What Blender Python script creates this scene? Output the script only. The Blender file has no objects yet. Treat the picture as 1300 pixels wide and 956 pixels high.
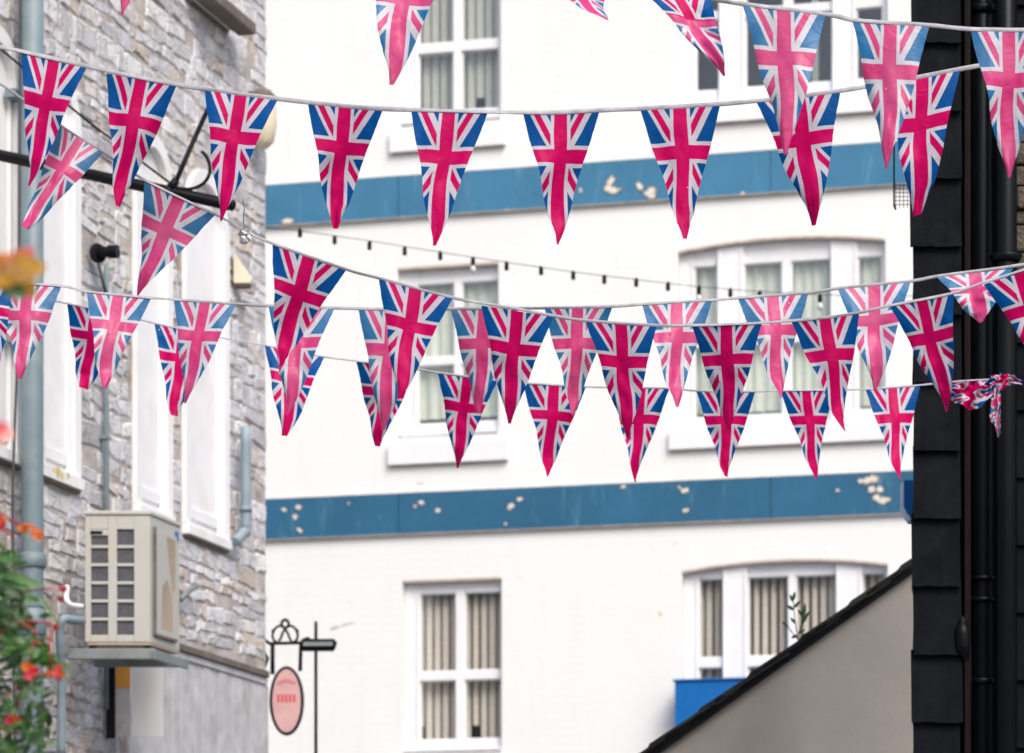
import bpy, math, random
from mathutils import Vector, Matrix, noise
R = math.radians
random.seed(7)
sc = bpy.context.scene
col = sc.collection
F = 4200.0          # focal length in photograph pixels (1300 wide)
HZ = 1330.0         # horizon row
EYE = 1.6

def P(px, py, Y):
    return Vector(((px-650)*Y/F, Y, EYE+(HZ-py)*Y/F))

# ------------------------------------------------------------------ materials
MATS = {}   # name -> material
def newmat(name):
    m = bpy.data.materials.new(name); m.use_nodes = True
    nt = m.node_tree; b = nt.nodes['Principled BSDF']
    MATS[name] = m
    return m, nt, b

def coords(nt, scale=(1,1,1), kind='Object'):
    tc = nt.nodes.new('ShaderNodeTexCoord'); mp = nt.nodes.new('ShaderNodeMapping')
    mp.inputs['Scale'].default_value = scale
    nt.links.new(tc.outputs[kind], mp.inputs[0]); return mp.outputs[0]

def noise_tex(nt, vec, scale, detail=4, rough=.55, dist=0):
    n = nt.nodes.new('ShaderNodeTexNoise'); n.inputs['Scale'].default_value = scale
    n.inputs['Detail'].default_value = detail; n.inputs['Roughness'].default_value = rough
    n.inputs['Distortion'].default_value = dist
    nt.links.new(vec, n.inputs['Vector']); return n.outputs['Fac']

def ramp(nt, fac, stops):
    r = nt.nodes.new('ShaderNodeValToRGB'); e = r.color_ramp.elements
    while len(e) < len(stops): e.new(.5)
    for el, (p, c) in zip(e, stops):
        el.position = p; el.color = (*c, 1) if len(c) == 3 else c
    nt.links.new(fac, r.inputs[0]); return r.outputs[0]

def mixc(nt, fac, a, b, mode='MIX'):
    m = nt.nodes.new('ShaderNodeMix'); m.data_type = 'RGBA'; m.blend_type = mode
    for inp, v in ((m.inputs[0], fac), (m.inputs[6], a), (m.inputs[7], b)):
        if isinstance(v, (int, float)): inp.default_value = v
        elif isinstance(v, tuple): inp.default_value = (*v, 1)
        else: nt.links.new(v, inp)
    return m.outputs[2]

def bump(nt, b, h, strength=.3, dist=.01):
    bp = nt.nodes.new('ShaderNodeBump'); bp.inputs['Strength'].default_value = strength
    bp.inputs['Distance'].default_value = dist
    nt.links.new(h, bp.inputs['Height']); nt.links.new(bp.outputs[0], b.inputs['Normal']); return bp

def simple(name, c, rough=.5, var=.12, nscale=8, bstr=.15, metal=0, spec=.5, dist=.004, dirt=None, dirtscale=3):
    m, nt, b = newmat(name)
    v = coords(nt)
    n = noise_tex(nt, v, nscale, 6, .6)
    lo = tuple(x*(1-var) for x in c); hi = tuple(min(1, x*(1+var)) for x in c)
    cc = ramp(nt, n, [(.3, lo), (.7, hi)])
    if dirt:
        n2 = noise_tex(nt, v, dirtscale, 8, .65, .6)
        f = ramp(nt, n2, [(.52, (0,0,0)), (.72, (1,1,1))])
        cc = mixc(nt, f, cc, dirt)
    nt.links.new(cc, b.inputs['Base Color'])
    b.inputs['Roughness'].default_value = rough; b.inputs['Metallic'].default_value = metal
    b.inputs['Specular IOR Level'].default_value = spec
    if bstr: bump(nt, b, noise_tex(nt, v, nscale*6, 5, .6), bstr, dist)
    return m

# flag cloth -----------------------------------------------------------
def flag_mat(name, red, white, blue, rough=.42, transl=.2, sheen=False, sp_=.10):
    m, nt, b = newmat(name); N = nt.nodes; L = nt.links
    uv = N.new('ShaderNodeTexCoord'); sp = N.new('ShaderNodeSeparateXYZ')
    wob = N.new('ShaderNodeTexNoise'); wob.inputs['Scale'].default_value = 2.5; wob.inputs['Detail'].default_value = 1
    L.new(uv.outputs['UV'], wob.inputs['Vector'])
    va = N.new('ShaderNodeVectorMath'); va.operation = 'MULTIPLY_ADD'
    L.new(wob.outputs['Color'], va.inputs[0]); va.inputs[1].default_value = (.016, .016, 0)
    L.new(uv.outputs['UV'], va.inputs[2]); L.new(va.outputs[0], sp.inputs[0])
    def mt(op, a, c=None):
        n = N.new('ShaderNodeMath'); n.operation = op
        for i, v in enumerate((a, c)):
            if v is None: continue
            if isinstance(v, (int, float)): n.inputs[i].default_value = v
            else: L.new(v, n.inputs[i])
        return n.outputs[0]
    dx = mt('SUBTRACT', sp.outputs[0], .503); dy = mt('SUBTRACT', sp.outputs[1], .588)
    ax = mt('ABSOLUTE', dx); ay = mt('ABSOLUTE', dy)
    s = mt('SIGN', mt('MULTIPLY', dx, dy))
    d = mt('SUBTRACT', ax, mt('MULTIPLY', ay, .53))
    redx = mt('MAXIMUM', mt('LESS_THAN', ax, .085), mt('LESS_THAN', ay, .09))
    whx = mt('MAXIMUM', mt('LESS_THAN', ax, .128), mt('LESS_THAN', ay, .14))
    rdg = mt('LESS_THAN', mt('ABSOLUTE', mt('SUBTRACT', d, mt('MULTIPLY', s, .018))), .042)
    wdg = mt('LESS_THAN', mt('ABSOLUTE', d), .106)
    c = mixc(nt, wdg, blue, white)
    c = mixc(nt, rdg, c, red)
    c = mixc(nt, whx, c, white)
    c = mixc(nt, redx, c, red)
    # print wear: faint mottling and tiny white pinholes
    ob = coords(nt)
    mot = noise_tex(nt, ob, 14, 6, .6)
    c = mixc(nt, 1.0, c, ramp(nt, mot, [(.3, (.84, .84, .86)), (.7, (1, 1, 1))]), 'MULTIPLY')
    if sheen: c = mixc(nt, ramp(nt, noise_tex(nt, ob, 7, 5, .6, 1), [(.35, (.0,)*3), (.75, (.17,)*3)]), c, (.52, .52, .58))  # pale sky sheen mixed into the print colour
    vo = N.new('ShaderNodeTexVoronoi'); vo.inputs['Scale'].default_value = 26; L.new(ob, vo.inputs['Vector'])
    sel = mt('MULTIPLY', mt('LESS_THAN', vo.outputs['Distance'], .045), mt('GREATER_THAN', noise_tex(nt, ob, 9, 2), .56))
    c = mixc(nt, sel, c, (.8, .75, .78))
    L.new(c, b.inputs['Base Color'])
    b.inputs['Roughness'].default_value = rough
    b.inputs['Specular IOR Level'].default_value = sp_
    cr = noise_tex(nt, ob, 22, 5, .55, 1.2)
    bp = bump(nt, b, cr, .45, .007)
    tr = N.new('ShaderNodeBsdfTranslucent'); L.new(c, tr.inputs['Color'])
    ms = N.new('ShaderNodeMixShader'); ms.inputs[0].default_value = transl
    L.new(b.outputs[0], ms.inputs[1]); L.new(tr.outputs[0], ms.inputs[2])
    L.new(ms.outputs[0], N['Material Output'].inputs['Surface'])
    return m
DEEP = flag_mat('flag_print_deep', (.56, .0, .106), (.565, .55, .615), (.0, .075, .285))
PALE = flag_mat('flag_print_sky_sheen', (.64, .035, .19), (.60, .60, .645), (.002, .15, .36), rough=.33, sheen=True, sp_=.28)  # paler copy of the print, sky sheen painted into its colours
TAPE = simple('bunting_tape', (.36, .355, .39), .55, .25, 30, .3, dirt=(.30, .27, .26), dirtscale=9)

# walls -----------------------------------------------------------------
def painted_brick():
    m, nt, b = newmat('white_painted_brick'); N = nt.nodes; L = nt.links
    tc = N.new('ShaderNodeTexCoord'); sp = N.new('ShaderNodeSeparateXYZ'); cb = N.new('ShaderNodeCombineXYZ')
    L.new(tc.outputs['Object'], sp.inputs[0]); L.new(sp.outputs[0], cb.inputs[0]); L.new(sp.outputs[2], cb.inputs[1])
    br = N.new('ShaderNodeTexBrick'); br.inputs['Scale'].default_value = 1
    br.inputs['Brick Width'].default_value = .225; br.inputs['Row Height'].default_value = .075
    br.inputs['Mortar Size'].default_value = .006; br.inputs['Mortar Smooth'].default_value = .6
    br.inputs['Color1'].default_value = (1,1,1,1); br.inputs['Color2'].default_value = (.9,.9,.9,1); br.inputs['Mortar'].default_value = (.25,.25,.25,1)
    L.new(cb.outputs[0], br.inputs['Vector'])
    v = tc.outputs['Object']
    n = noise_tex(nt, v, .9, 6, .6)
    c = ramp(nt, n, [(.3, (.79, .795, .78)), (.7, (.83, .835, .82))])
    c = mixc(nt, .045, c, mixc(nt, 1, c, br.outputs['Color'], 'MULTIPLY'))
    n2 = noise_tex(nt, v, 5, 8, .7, 1)
    c = mixc(nt, ramp(nt, n2, [(.62, (0,0,0)), (.80, (.35,)*3)]), c, (.62, .57, .50))
    # sooty streaks under ledges run down the wall
    mp = N.new('ShaderNodeMapping'); mp.inputs['Scale'].default_value = (6, 6, .5); L.new(v, mp.inputs[0])
    n3 = noise_tex(nt, mp.outputs[0], 1.5, 6, .6)
    c = mixc(nt, ramp(nt, n3, [(.52, (0,0,0)), (.85, (.32,)*3)]), c, (.69, .675, .635))
    L.new(c, b.inputs['Base Color']); b.inputs['Roughness'].default_value = .7
    b1 = bump(nt, b, br.outputs['Color'], .2, .004)
    b2 = N.new('ShaderNodeBump'); b2.inputs['Strength'].default_value = .4; b2.inputs['Distance'].default_value = .008
    L.new(noise_tex(nt, v, 9, 6, .6), b2.inputs['Height']); L.new(b1.outputs[0], b2.inputs['Normal']); L.new(b2.outputs[0], b.inputs['Normal'])
    return m
WHITEBRICK = painted_brick()

def attr_stone():
    m, nt, b = newmat('rubble_stone'); N = nt.nodes; L = nt.links
    at = N.new('ShaderNodeAttribute'); at.attribute_name = 'stone'
    v = coords(nt)
    n = noise_tex(nt, v, 16, 8, .7, .5)
    c = mixc(nt, .65, at.outputs['Color'], ramp(nt, n, [(.30, (.36,.35,.35)), (.43, (.92,.92,.92)), (.8, (1,1,1))]), 'MULTIPLY')
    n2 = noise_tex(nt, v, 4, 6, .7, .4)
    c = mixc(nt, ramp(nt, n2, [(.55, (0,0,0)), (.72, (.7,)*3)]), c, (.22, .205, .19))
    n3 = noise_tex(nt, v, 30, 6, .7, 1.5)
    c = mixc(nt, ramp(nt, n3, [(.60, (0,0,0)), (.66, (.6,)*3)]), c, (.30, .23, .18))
    # fine cracks and sooty joints breaking the stones up
    vm = N.new('ShaderNodeMapping'); vm.inputs['Scale'].default_value = (6.5, 1, 15); L.new(v, vm.inputs[0])
    nd = N.new('ShaderNodeTexNoise'); nd.inputs['Scale'].default_value = 2.2; nd.inputs['Detail'].default_value = 4; L.new(vm.outputs[0], nd.inputs['Vector'])
    va = N.new('ShaderNodeVectorMath'); va.operation = 'MULTIPLY_ADD'; va.inputs[1].default_value = (.9,.9,.9); L.new(nd.outputs['Color'], va.inputs[0]); L.new(vm.outputs[0], va.inputs[2])
    vo = N.new('ShaderNodeTexVoronoi'); vo.feature = 'DISTANCE_TO_EDGE'; vo.inputs['Scale'].default_value = 1; L.new(va.outputs[0], vo.inputs['Vector'])
    ck = ramp(nt, vo.outputs['Distance'], [(.012, (1,1,1)), (.075, (0,0,0))])
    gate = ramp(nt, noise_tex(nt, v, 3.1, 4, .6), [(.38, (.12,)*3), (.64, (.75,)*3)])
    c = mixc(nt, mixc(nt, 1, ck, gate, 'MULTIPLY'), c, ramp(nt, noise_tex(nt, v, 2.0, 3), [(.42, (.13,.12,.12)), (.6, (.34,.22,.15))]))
    L.new(c, b.inputs['Base Color']); b.inputs['Roughness'].default_value = .9
    bump(nt, b, n, .8, .02); return m
STONE = attr_stone()
MORTAR = simple('lime_mortar', (.52, .48, .46), .95, .3, 9, .8, dist=.02, dirt=(.26, .16, .10), dirtscale=3.5)
WHITEPAINT = simple('white_gloss_paint', (.82, .82, .83), .35, .04, 4, .1)
WINWHITE = simple('weathered_white_render', (.86, .86, .87), .7, .05, 5, .25, dirt=(.72, .69, .64), dirtscale=1.6)
SHADESTAIN = simple('brown_shadow_and_stain', (.50, .42, .36), .8, .3, 12, .3)  # brown for painted shadow lines at lintels and sills, also wall stains
def band_mat(name, c):
    m, nt, b = newmat(name); v = coords(nt)
    n = noise_tex(nt, v, 1.3, 8, .65, .4)
    cc = ramp(nt, n, [(.3, tuple(x*.86 for x in c)), (.7, tuple(x*1.1 for x in c))])
    mp = nt.nodes.new('ShaderNodeMapping'); mp.inputs['Scale'].default_value = (5, 5, .8); nt.links.new(v, mp.inputs[0])
    n2 = noise_tex(nt, mp.outputs[0], 2.2, 6, .6, .8)
    cc = mixc(nt, ramp(nt, n2, [(.58, (0,0,0)), (.72, (.35,)*3)]), cc, (.20, .38, .50))
    n3 = noise_tex(nt, v, 12, 4, .6)
    cc = mixc(nt, ramp(nt, n3, [(.70, (0,0,0)), (.76, (.7,)*3)]), cc, (.03, .08, .15))
    nt.links.new(cc, b.inputs['Base Color']); b.inputs['Roughness'].default_value = .5; b.inputs['Specular IOR Level'].default_value = .3
    bump(nt, b, noise_tex(nt, v, 5, 7, .6), .5, .012); return m
BAND1 = band_mat('blue_band_paint', (.026, .122, .222))
BAND2 = band_mat('blue_band_paint_sunfaded', (.050, .190, .325))
FLAKE = simple('bare_plaster', (.74, .69, .61), .9, .18, 25, .6, dist=.01)
BRIGHTBLUE = simple('bright_blue_paint', (.002, .13, .42), .35, .08, 5, .1)
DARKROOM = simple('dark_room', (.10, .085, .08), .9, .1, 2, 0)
BLIND = simple('beige_blind_fabric', (.74, .66, .59), .85, .1, 30, .2)
BLINDG = simple('pale_green_curtain', (.68, .71, .62), .9, .08, 8, .1)
BLINDGREY = simple('grey_green_blind', (.50, .50, .44), .85, .1, 30, .2)
def glass_mat():
    m, nt, b = newmat('window_glass'); N = nt.nodes; L = nt.links
    gl = N.new('ShaderNodeBsdfGlossy'); gl.inputs['Roughness'].default_value = .03
    tp = N.new('ShaderNodeBsdfTransparent'); tp.inputs['Color'].default_value = (.97, .98, .975, 1)
    lw = N.new('ShaderNodeLayerWeight'); lw.inputs['Blend'].default_value = .5
    pw = N.new('ShaderNodeMath'); pw.operation = 'POWER'; L.new(lw.outputs['Facing'], pw.inputs[0]); pw.inputs[1].default_value = 4
    ma = N.new('ShaderNodeMath'); ma.operation = 'MULTIPLY_ADD'; L.new(pw.outputs[0], ma.inputs[0]); ma.inputs[1].default_value = .7; ma.inputs[2].default_value = .075
    ms = N.new('ShaderNodeMixShader'); L.new(ma.outputs[0], ms.inputs[0]); L.new(tp.outputs[0], ms.inputs[1]); L.new(gl.outputs[0], ms.inputs[2])
    bp = N.new('ShaderNodeBump'); bp.inputs['Strength'].default_value = .05; bp.inputs['Distance'].default_value = .02
    L.new(noise_tex(nt, coords(nt), 1.5, 2), bp.inputs['Height']); L.new(bp.outputs[0], gl.inputs['Normal'])
    L.new(ms.outputs[0], N['Material Output'].inputs['Surface']); return m
GLASS = glass_mat()
GREYPIPE = simple('grey_pipe_plastic', (.17, .235, .265), .5, .12, 6, .1, dirt=(.27, .30, .29), dirtscale=4)
GREYPIPE2 = simple('weathered_pipe', (.24, .31, .36), .55, .15, 8, .15)
BLACKIRON = simple('black_iron', (.007, .007, .010), .5, .3, 14, .3, spec=.15)
SLATE = simple('black_slate', (.0058, .0072, .0095), .6, .35, 7, .4, dist=.006, spec=.03, dirt=(.0105, .0125, .016), dirtscale=5)
SLATEWALL = simple('black_painted_wall', (.002, .0022, .003), .6, .3, 5, .3, spec=.03)
BLACKPIPE = simple('black_gloss_pipe', (.003, .004, .0055), .35, .25, 10, .15, spec=.14)
RUST = simple('rusty_brown_timber', (.009, .007, .0065), .8, .4, 10, .4, spec=.1)
BROWNSTONE = simple('brown_rubble', (.11, .09, .065), .9, .5, 14, 1, dist=.02, dirt=(.05, .04, .03), dirtscale=12)
TAUPE = simple('taupe_render', (.43, .395, .35), .9, .08, 2.2, .45, dist=.008, dirt=(.37, .335, .30), dirtscale=1.4)
MOSSY = simple('mossy_slate_edge', (.022, .022, .022), .8, .5, 12, .8, dist=.012, dirt=(.06, .075, .03), dirtscale=6)
ACCREAM = simple('cream_enamel', (.49, .49, .455), .4, .04, 3, .05, dirt=(.50, .46, .38), dirtscale=3)
ACDARK = simple('dark_coil_fins', (.075, .075, .09), .6, .3, 40, .2)
ACTAN = simple('tan_stained_panel', (.42, .33, .24), .6, .2, 5, .1)
GALV = simple('galvanised_steel', (.20, .23, .23), .5, .2, 10, .2)
CREAM = simple('cream_plastic', (.70, .63, .47), .45, .08, 6, .05)
BROWN = simple('weathered_brown', (.16, .13, .11), .8, .3, 10, .4)
CABLE = simple('dark_cable', (.05, .05, .055), .6, .2, 12, .1)
FASCIA = simple('grey_painted_boards', (.52, .52, .53), .7, .2, 7, .3, dirt=(.33, .32, .32), dirtscale=3)
ORANGE = simple('orange_board', (.75, .33, .05), .6, .1, 6, .1)
SIGNRED = simple('red_sign_paint', (.60, .07, .09), .5, .1, 8, .1)
SIGNPINK = simple('faded_pink_sign_face', (.60, .36, .36), .5, .12, 9, .1)
FOIL, _nt, _b = newmat('silver_foil'); _b.inputs['Metallic'].default_value = 1; _b.inputs['Roughness'].default_value = .25; _b.inputs['Base Color'].default_value = (.7,.7,.72,1)
BULB, _nt, _b = newmat('bulb_glass'); _b.inputs['Base Color'].default_value = (.62,.64,.64,1); _b.inputs['Roughness'].default_value = .1
def leafm(name, c, c2, tr=.35):
    m, nt, b = newmat(name); N = nt.nodes; L = nt.links
    n = noise_tex(nt, coords(nt), 40, 4, .6)
    cc = ramp(nt, n, [(.35, c), (.68, c2)]); L.new(cc, b.inputs['Base Color']); b.inputs['Roughness'].default_value = .4
    t = N.new('ShaderNodeBsdfTranslucent'); L.new(cc, t.inputs[0]); ms = N.new('ShaderNodeMixShader'); ms.inputs[0].default_value = tr
    L.new(b.outputs[0], ms.inputs[1]); L.new(t.outputs[0], ms.inputs[2]); L.new(ms.outputs[0], N['Material Output'].inputs['Surface']); return m
LEAF = leafm('begonia_leaf', (.022, .085, .014), (.075, .20, .035))
LEAF2 = leafm('dark_leaf', (.010, .035, .008), (.03, .085, .018))
STEM = leafm('red_stem', (.45, .02, .035), (.62, .06, .07), .2)
PETO = leafm('orange_petal', (.60, .10, .01), (.80, .24, .03))
PETR = leafm('red_petal', (.50, .01, .03), (.66, .04, .09))
PETY = leafm('yellow_orange_petal', (.34, .15, .008), (.60, .33, .015))
TERRA = simple('terracotta', (.35, .13, .06), .8, .2, 6, .3)
ASPH = simple('paving_setts', (.16, .155, .15), .9, .3, 3, .6)
ROADM = simple('asphalt', (.05, .05, .052), .9, .25, 4, .5)

# ------------------------------------------------------------------ mesh helper
class MB:
    def __init__(s): s.v = []; s.f = []; s.mi = []; s.mats = []; s.smooth = []; s.colr = None
    def m(s, mat):
        if mat not in s.mats: s.mats.append(mat)
        return s.mats.index(mat)
    def add(s, vs, fs, mat, smooth=False):
        o = len(s.v); s.v += [Vector(x) for x in vs]; k = s.m(mat)
        for f in fs: s.f.append([i+o for i in f]); s.mi.append(k); s.smooth.append(smooth)
    def box(s, x0, x1, y0, y1, z0, z1, mat, rot=None, piv=None):
        vs = [Vector((x, y, z)) for x in (x0, x1) for y in (y0, y1) for z in (z0, z1)]
        if rot: vs = [rot @ (q-piv) + piv for q in vs]
        s.add(vs, [(0,1,3,2),(4,6,7,5),(0,4,5,1),(2,3,7,6),(0,2,6,4),(1,5,7,3)], mat); return s
    def tube(s, pts, r, mat, n=10, cap=True, flat=1.0):
        pts = [Vector(p) for p in pts]; rs = r if isinstance(r, (list, tuple)) else [r]*len(pts)
        vs = []; prev = None
        for i, p in enumerate(pts):
            t = (pts[min(i+1, len(pts)-1)] - pts[max(i-1, 0)]).normalized()
            if prev is None:
                a = Vector((0,0,1)) if abs(t.z) < .9 else Vector((1,0,0)); nx = t.cross(a).normalized()
            else:
                nx = (prev - t*prev.dot(t)).normalized()
            prev = nx; ny = t.cross(nx)
            for k in range(n):
                an = 2*math.pi*k/n; vs.append(p + nx*math.cos(an)*rs[i] + ny*math.sin(an)*rs[i]*flat)
        fs = [(i*n+k, i*n+(k+1)%n, (i+1)*n+(k+1)%n, (i+1)*n+k) for i in range(len(pts)-1) for k in range(n)]
        s.add(vs, fs, mat, True)
        if cap:
            o = len(s.v)-len(vs); kk = s.m(mat)
            for base, rev in ((0, 1), ((len(pts)-1)*n, 0)):
                f = [o+base+k for k in range(n)]
                if rev: f.reverse()
                s.f.append(f); s.mi.append(kk); s.smooth.append(False)
        return s
    def prism(s, poly, y0, y1, mat):            # poly in x,z extruded along y
        n = len(poly); vs = [(x, y0, z) for x, z in poly]+[(x, y1, z) for x, z in poly]
        s.add(vs, [tuple(range(n)), tuple(range(2*n-1, n-1, -1))]+[(i, i+n, (i+1)%n+n, (i+1)%n) for i in range(n)], mat); return s
    def build(s, name, parent=None, bevel=0, recalc=True):
        me = bpy.data.meshes.new(name); me.from_pydata([tuple(v) for v in s.v], [], s.f)
        for m in s.mats: me.materials.append(m)
        me.polygons.foreach_set('material_index', s.mi); me.polygons.foreach_set('use_smooth', s.smooth)
        me.update()
        if recalc:
            import bmesh
            bm = bmesh.new(); bm.from_mesh(me); bmesh.ops.recalc_face_normals(bm, faces=bm.faces); bm.to_mesh(me); bm.free()
        o = bpy.data.objects.new(name, me); col.objects.link(o)
        if parent: o.parent = parent
        if bevel:
            b = o.modifiers.new('bevel', 'BEVEL'); b.width = bevel; b.segments = 2; b.limit_method = 'ANGLE'
        return o

def tag(o, label, cat, group=None):
    o['label'] = label; o['category'] = cat
    if group: o['group'] = group
    return o
def struct(o): o['kind'] = 'structure'; return o
def thing(name, label, cat, loc=(0,0,0), rz=0, group=None):
    o = bpy.data.objects.new(name, None); col.objects.link(o); o.location = loc; o.rotation_euler = (0,0,rz); o.empty_display_size = .1
    return tag(o, label, cat, group)
def catrom(pts, sub=8):
    pts = [Vector(p) for p in pts]; out = []
    for i in range(len(pts)-1):
        p0 = pts[max(i-1,0)]; p1 = pts[i]; p2 = pts[i+1]; p3 = pts[min(i+2, len(pts)-1)]
        for k in range(sub):
            t = k/sub
            out.append(.5*((2*p1)+(p2-p0)*t+(2*p0-5*p1+4*p2-p3)*t*t+(3*p1-p0-3*p2+p3)*t**3))
    out.append(pts[-1]); return out

# ------------------------------------------------------------------ camera, world, light
cam = bpy.data.cameras.new('camera'); co = bpy.data.objects.new('camera', cam); col.objects.link(co); sc.camera = co
co.location = (0, 0, EYE); co.rotation_euler = (R(90), 0, 0)
cam.sensor_width = 36; cam.lens = F/1300*36; cam.shift_y = (HZ-478)/1300
cam.clip_start = .1; cam.clip_end = 500
cam.dof.use_dof = True; cam.dof.focus_distance = 9.2; cam.dof.aperture_fstop = 7.0; cam.dof.aperture_blades = 0

w = bpy.data.worlds.new('World'); sc.world = w; w.use_nodes = True
nt = w.node_tree; bg = nt.nodes['Background']
sky = nt.nodes.new('ShaderNodeTexSky'); sky.sky_type = 'NISHITA'; sky.sun_disc = False
SE, SA = R(47), R(157)      # sun high behind the camera, from the right
sky.sun_elevation = SE; sky.sun_rotation = SA; sky.air_density = 1.0; sky.dust_density = 4; sky.ozone_density = 1
nt.links.new(sky.outputs[0], bg.inputs[0]); bg.inputs[1].default_value = .13
sd = bpy.data.lights.new('sun', 'SUN'); sd.energy = 1.5; sd.angle = R(32); sd.color = (1, .975, .95)
so = bpy.data.objects.new('sun', sd); col.objects.link(so)
dirv = Vector((math.sin(SA)*math.cos(SE), math.cos(SA)*math.cos(SE), math.sin(SE)))
so.rotation_euler = dirv.to_track_quat('Z', 'Y').to_euler()
vs_ = sc.view_settings; vs_.view_transform = 'Standard'; vs_.look = 'None'; vs_.gamma = 1; vs_.exposure = .60

# ------------------------------------------------------------------ ground
g = MB(); g.box(-150, 150, -60, 240, -.3, 0, ASPH); struct(g.build('ground'))
rd = MB(); rd.box(-40, 40, 24, 28.5, .001, .004, ROADM); struct(rd.build('road'))

# ================================================================== WHITE BUILDING
FR = Vector((.75, 31.5)); fax = Vector((.967, -.2548)).normalized()
wb = thing('white_building', 'white painted brick building across the street with two blue bands and sash windows', 'building', (FR.x, FR.y, 0), math.atan2(fax.y, fax.x))
def fl(px, py):
    k = (px-650)/F
    u = (FR.y*k-FR.x)/(fax.x-k*fax.y); Y = FR.y+fax.y*u
    return u, EYE+(HZ-py)*Y/F
U0, U1, ZT = -9.0, 9.5, 14.2
# windows: opening L,R (px), top,bottom rows read at ref px, arch rise m
wins = []
def W(L, Rr, top, bot, ref, arch, cols, sashtop, rails, sill, blind, lit):
    uL, _ = fl(L, 0); uR, _ = fl(Rr, 0)
    z = lambda py: fl(ref, py)[1]
    wins.append(dict(uL=uL, uR=uR, zt=z(top), zb=z(bot), arch=arch, cols=[(fl(a,0)[0], fl(b,0)[0]) for a, b in cols],
        gt=z(sashtop), r1=z(rails[0]), r2=z(rails[1]), gb=z(rails[2]), sill=(fl(sill[0],0)[0], fl(sill[1],0)[0], z(sill[2])), blind=blind, lab=lit))
W(508, 636, -65, 152, 575, 0, [(528,573),(583,631)], -42, (50,62,138), (496,643,190), 'g', 'upper left sash window with grey green blinds')
W(505, 633, 336, 549, 575, 0, [(527,574),(583,630)], 356, (450,460,535), (494,646,588), 'c', 'middle left sash window with pale curtains')
W(511, 637, 735, 952, 575, 0, [(530,576),(587,634)], 751, (851,862,938), (497,650,990), 'b', 'lower left sash window with beige vertical blinds')
W(862, 1127, -92, 132, 900, .075, [(881,911),(944,993),(1003,1055),(1085,1119)], -72, (12,22,112), (850,1150,158), 'd', 'upper right bay width window with dark panes')
W(861, 1124, 317, 544, 900, .075, [(879,909),(942,991),(1002,1053),(1087,1118)], 335, (428,438,528), (850,1152,570), 'c', 'middle right triple window with pale curtains')
W(866, 1127, 724, 955, 900, .075, [(885,916),(947,999),(1008,1060),(1093,1123)], 733, (834,846,936), (855,1152,980), 'b', 'lower right triple window with beige blinds')
# more windows of the same facade out of the photograph's frame
def Wu(src, du):
    d = dict(src); d['uL'] += du; d['uR'] += du; d['cols'] = [(a+du, b+du) for a, b in src['cols']]; d['sill'] = (src['sill'][0]+du, src['sill'][1]+du, src['sill'][2]); wins.append(d)
for i in range(3): Wu(wins[i], -4.2)
for i in range(3): Wu(wins[i], 6.3)
def arch_z(wd, u):
    if not wd['arch']: return wd['zt']
    t = (u-wd['uL'])/(wd['uR']-wd['uL']); return wd['zt'] + wd['arch']*4*t*(1-t)
wall = MB()
us = {U0, U1}
for wd in wins:
    n = 12 if wd['arch'] else 1
    for i in range(n+1): us.add(wd['uL']+(wd['uR']-wd['uL'])*i/n)
us = sorted(us)
for a, b in zip(us, us[1:]):
    if b-a < 1e-5: continue
    mid = (a+b)/2; hs = sorted([wd for wd in wins if wd['uL'] < mid < wd['uR']], key=lambda d: d['zb'])
    za, zb_ = 0, 0
    for wd in hs:
        wall.add([(a,0,za),(b,0,zb_),(b,0,wd['zb']),(a,0,wd['zb'])], [(0,1,2,3)], WHITEBRICK)
        za, zb_ = arch_z(wd, a), arch_z(wd, b)
        # soffit of the opening
        wall.add([(a,0,za),(b,0,zb_),(b,.16,zb_),(a,.16,za)], [(0,1,2,3)], WHITEBRICK)
        wall.add([(a,0,wd['zb']),(b,0,wd['zb']),(b,.16,wd['zb']),(a,.16,wd['zb'])], [(0,1,2,3)], WHITEBRICK)
    wall.add([(a,0,za),(b,0,zb_),(b,0,ZT),(a,0,ZT)], [(0,1,2,3)], WHITEBRICK)
for wd in wins:
    for uu in (wd['uL'], wd['uR']):
        wall.add([(uu,0,wd['zb']),(uu,.16,wd['zb']),(uu,.16,wd['zt']),(uu,0,wd['zt'])], [(0,1,2,3)], WHITEBRICK)
wall.add([(U0,0,0),(U0,6,0),(U0,6,ZT),(U0,0,ZT)], [(0,1,2,3)], WHITEBRICK)
wall.add([(U1,0,0),(U1,6,0),(U1,6,ZT),(U1,0,ZT)], [(0,1,2,3)], WHITEBRICK)
wall.add([(U0,6,0),(U1,6,0),(U1,6,ZT),(U0,6,ZT)], [(0,1,2,3)], WHITEBRICK)
def blob(mb, cx, cz, rx, rz, y, mat, th=.012, n=20, seed=0, rot=0):
    rnd = random.Random(seed); ring = []; ring2 = []
    for k in range(n):
        a = 2*math.pi*k/n; r = rnd.uniform(.6, 1.22)
        x = math.cos(a)*rx*r; z = math.sin(a)*rz*r
        x, z = x*math.cos(rot)-z*math.sin(rot), x*math.sin(rot)+z*math.cos(rot)
        ring.append((cx+x, y, cz+z)); ring2.append((cx+x*.8, y-th, cz+z*.8))
    vs = ring+ring2+[(cx, y-th*1.15, cz)]
    mb.add(vs, [(k, (k+1)%n, n+(k+1)%n, n+k) for k in range(n)]+[(n+k, n+(k+1)%n, 2*n) for k in range(n)], mat)
wo = wall.build('wall', wb)
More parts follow.
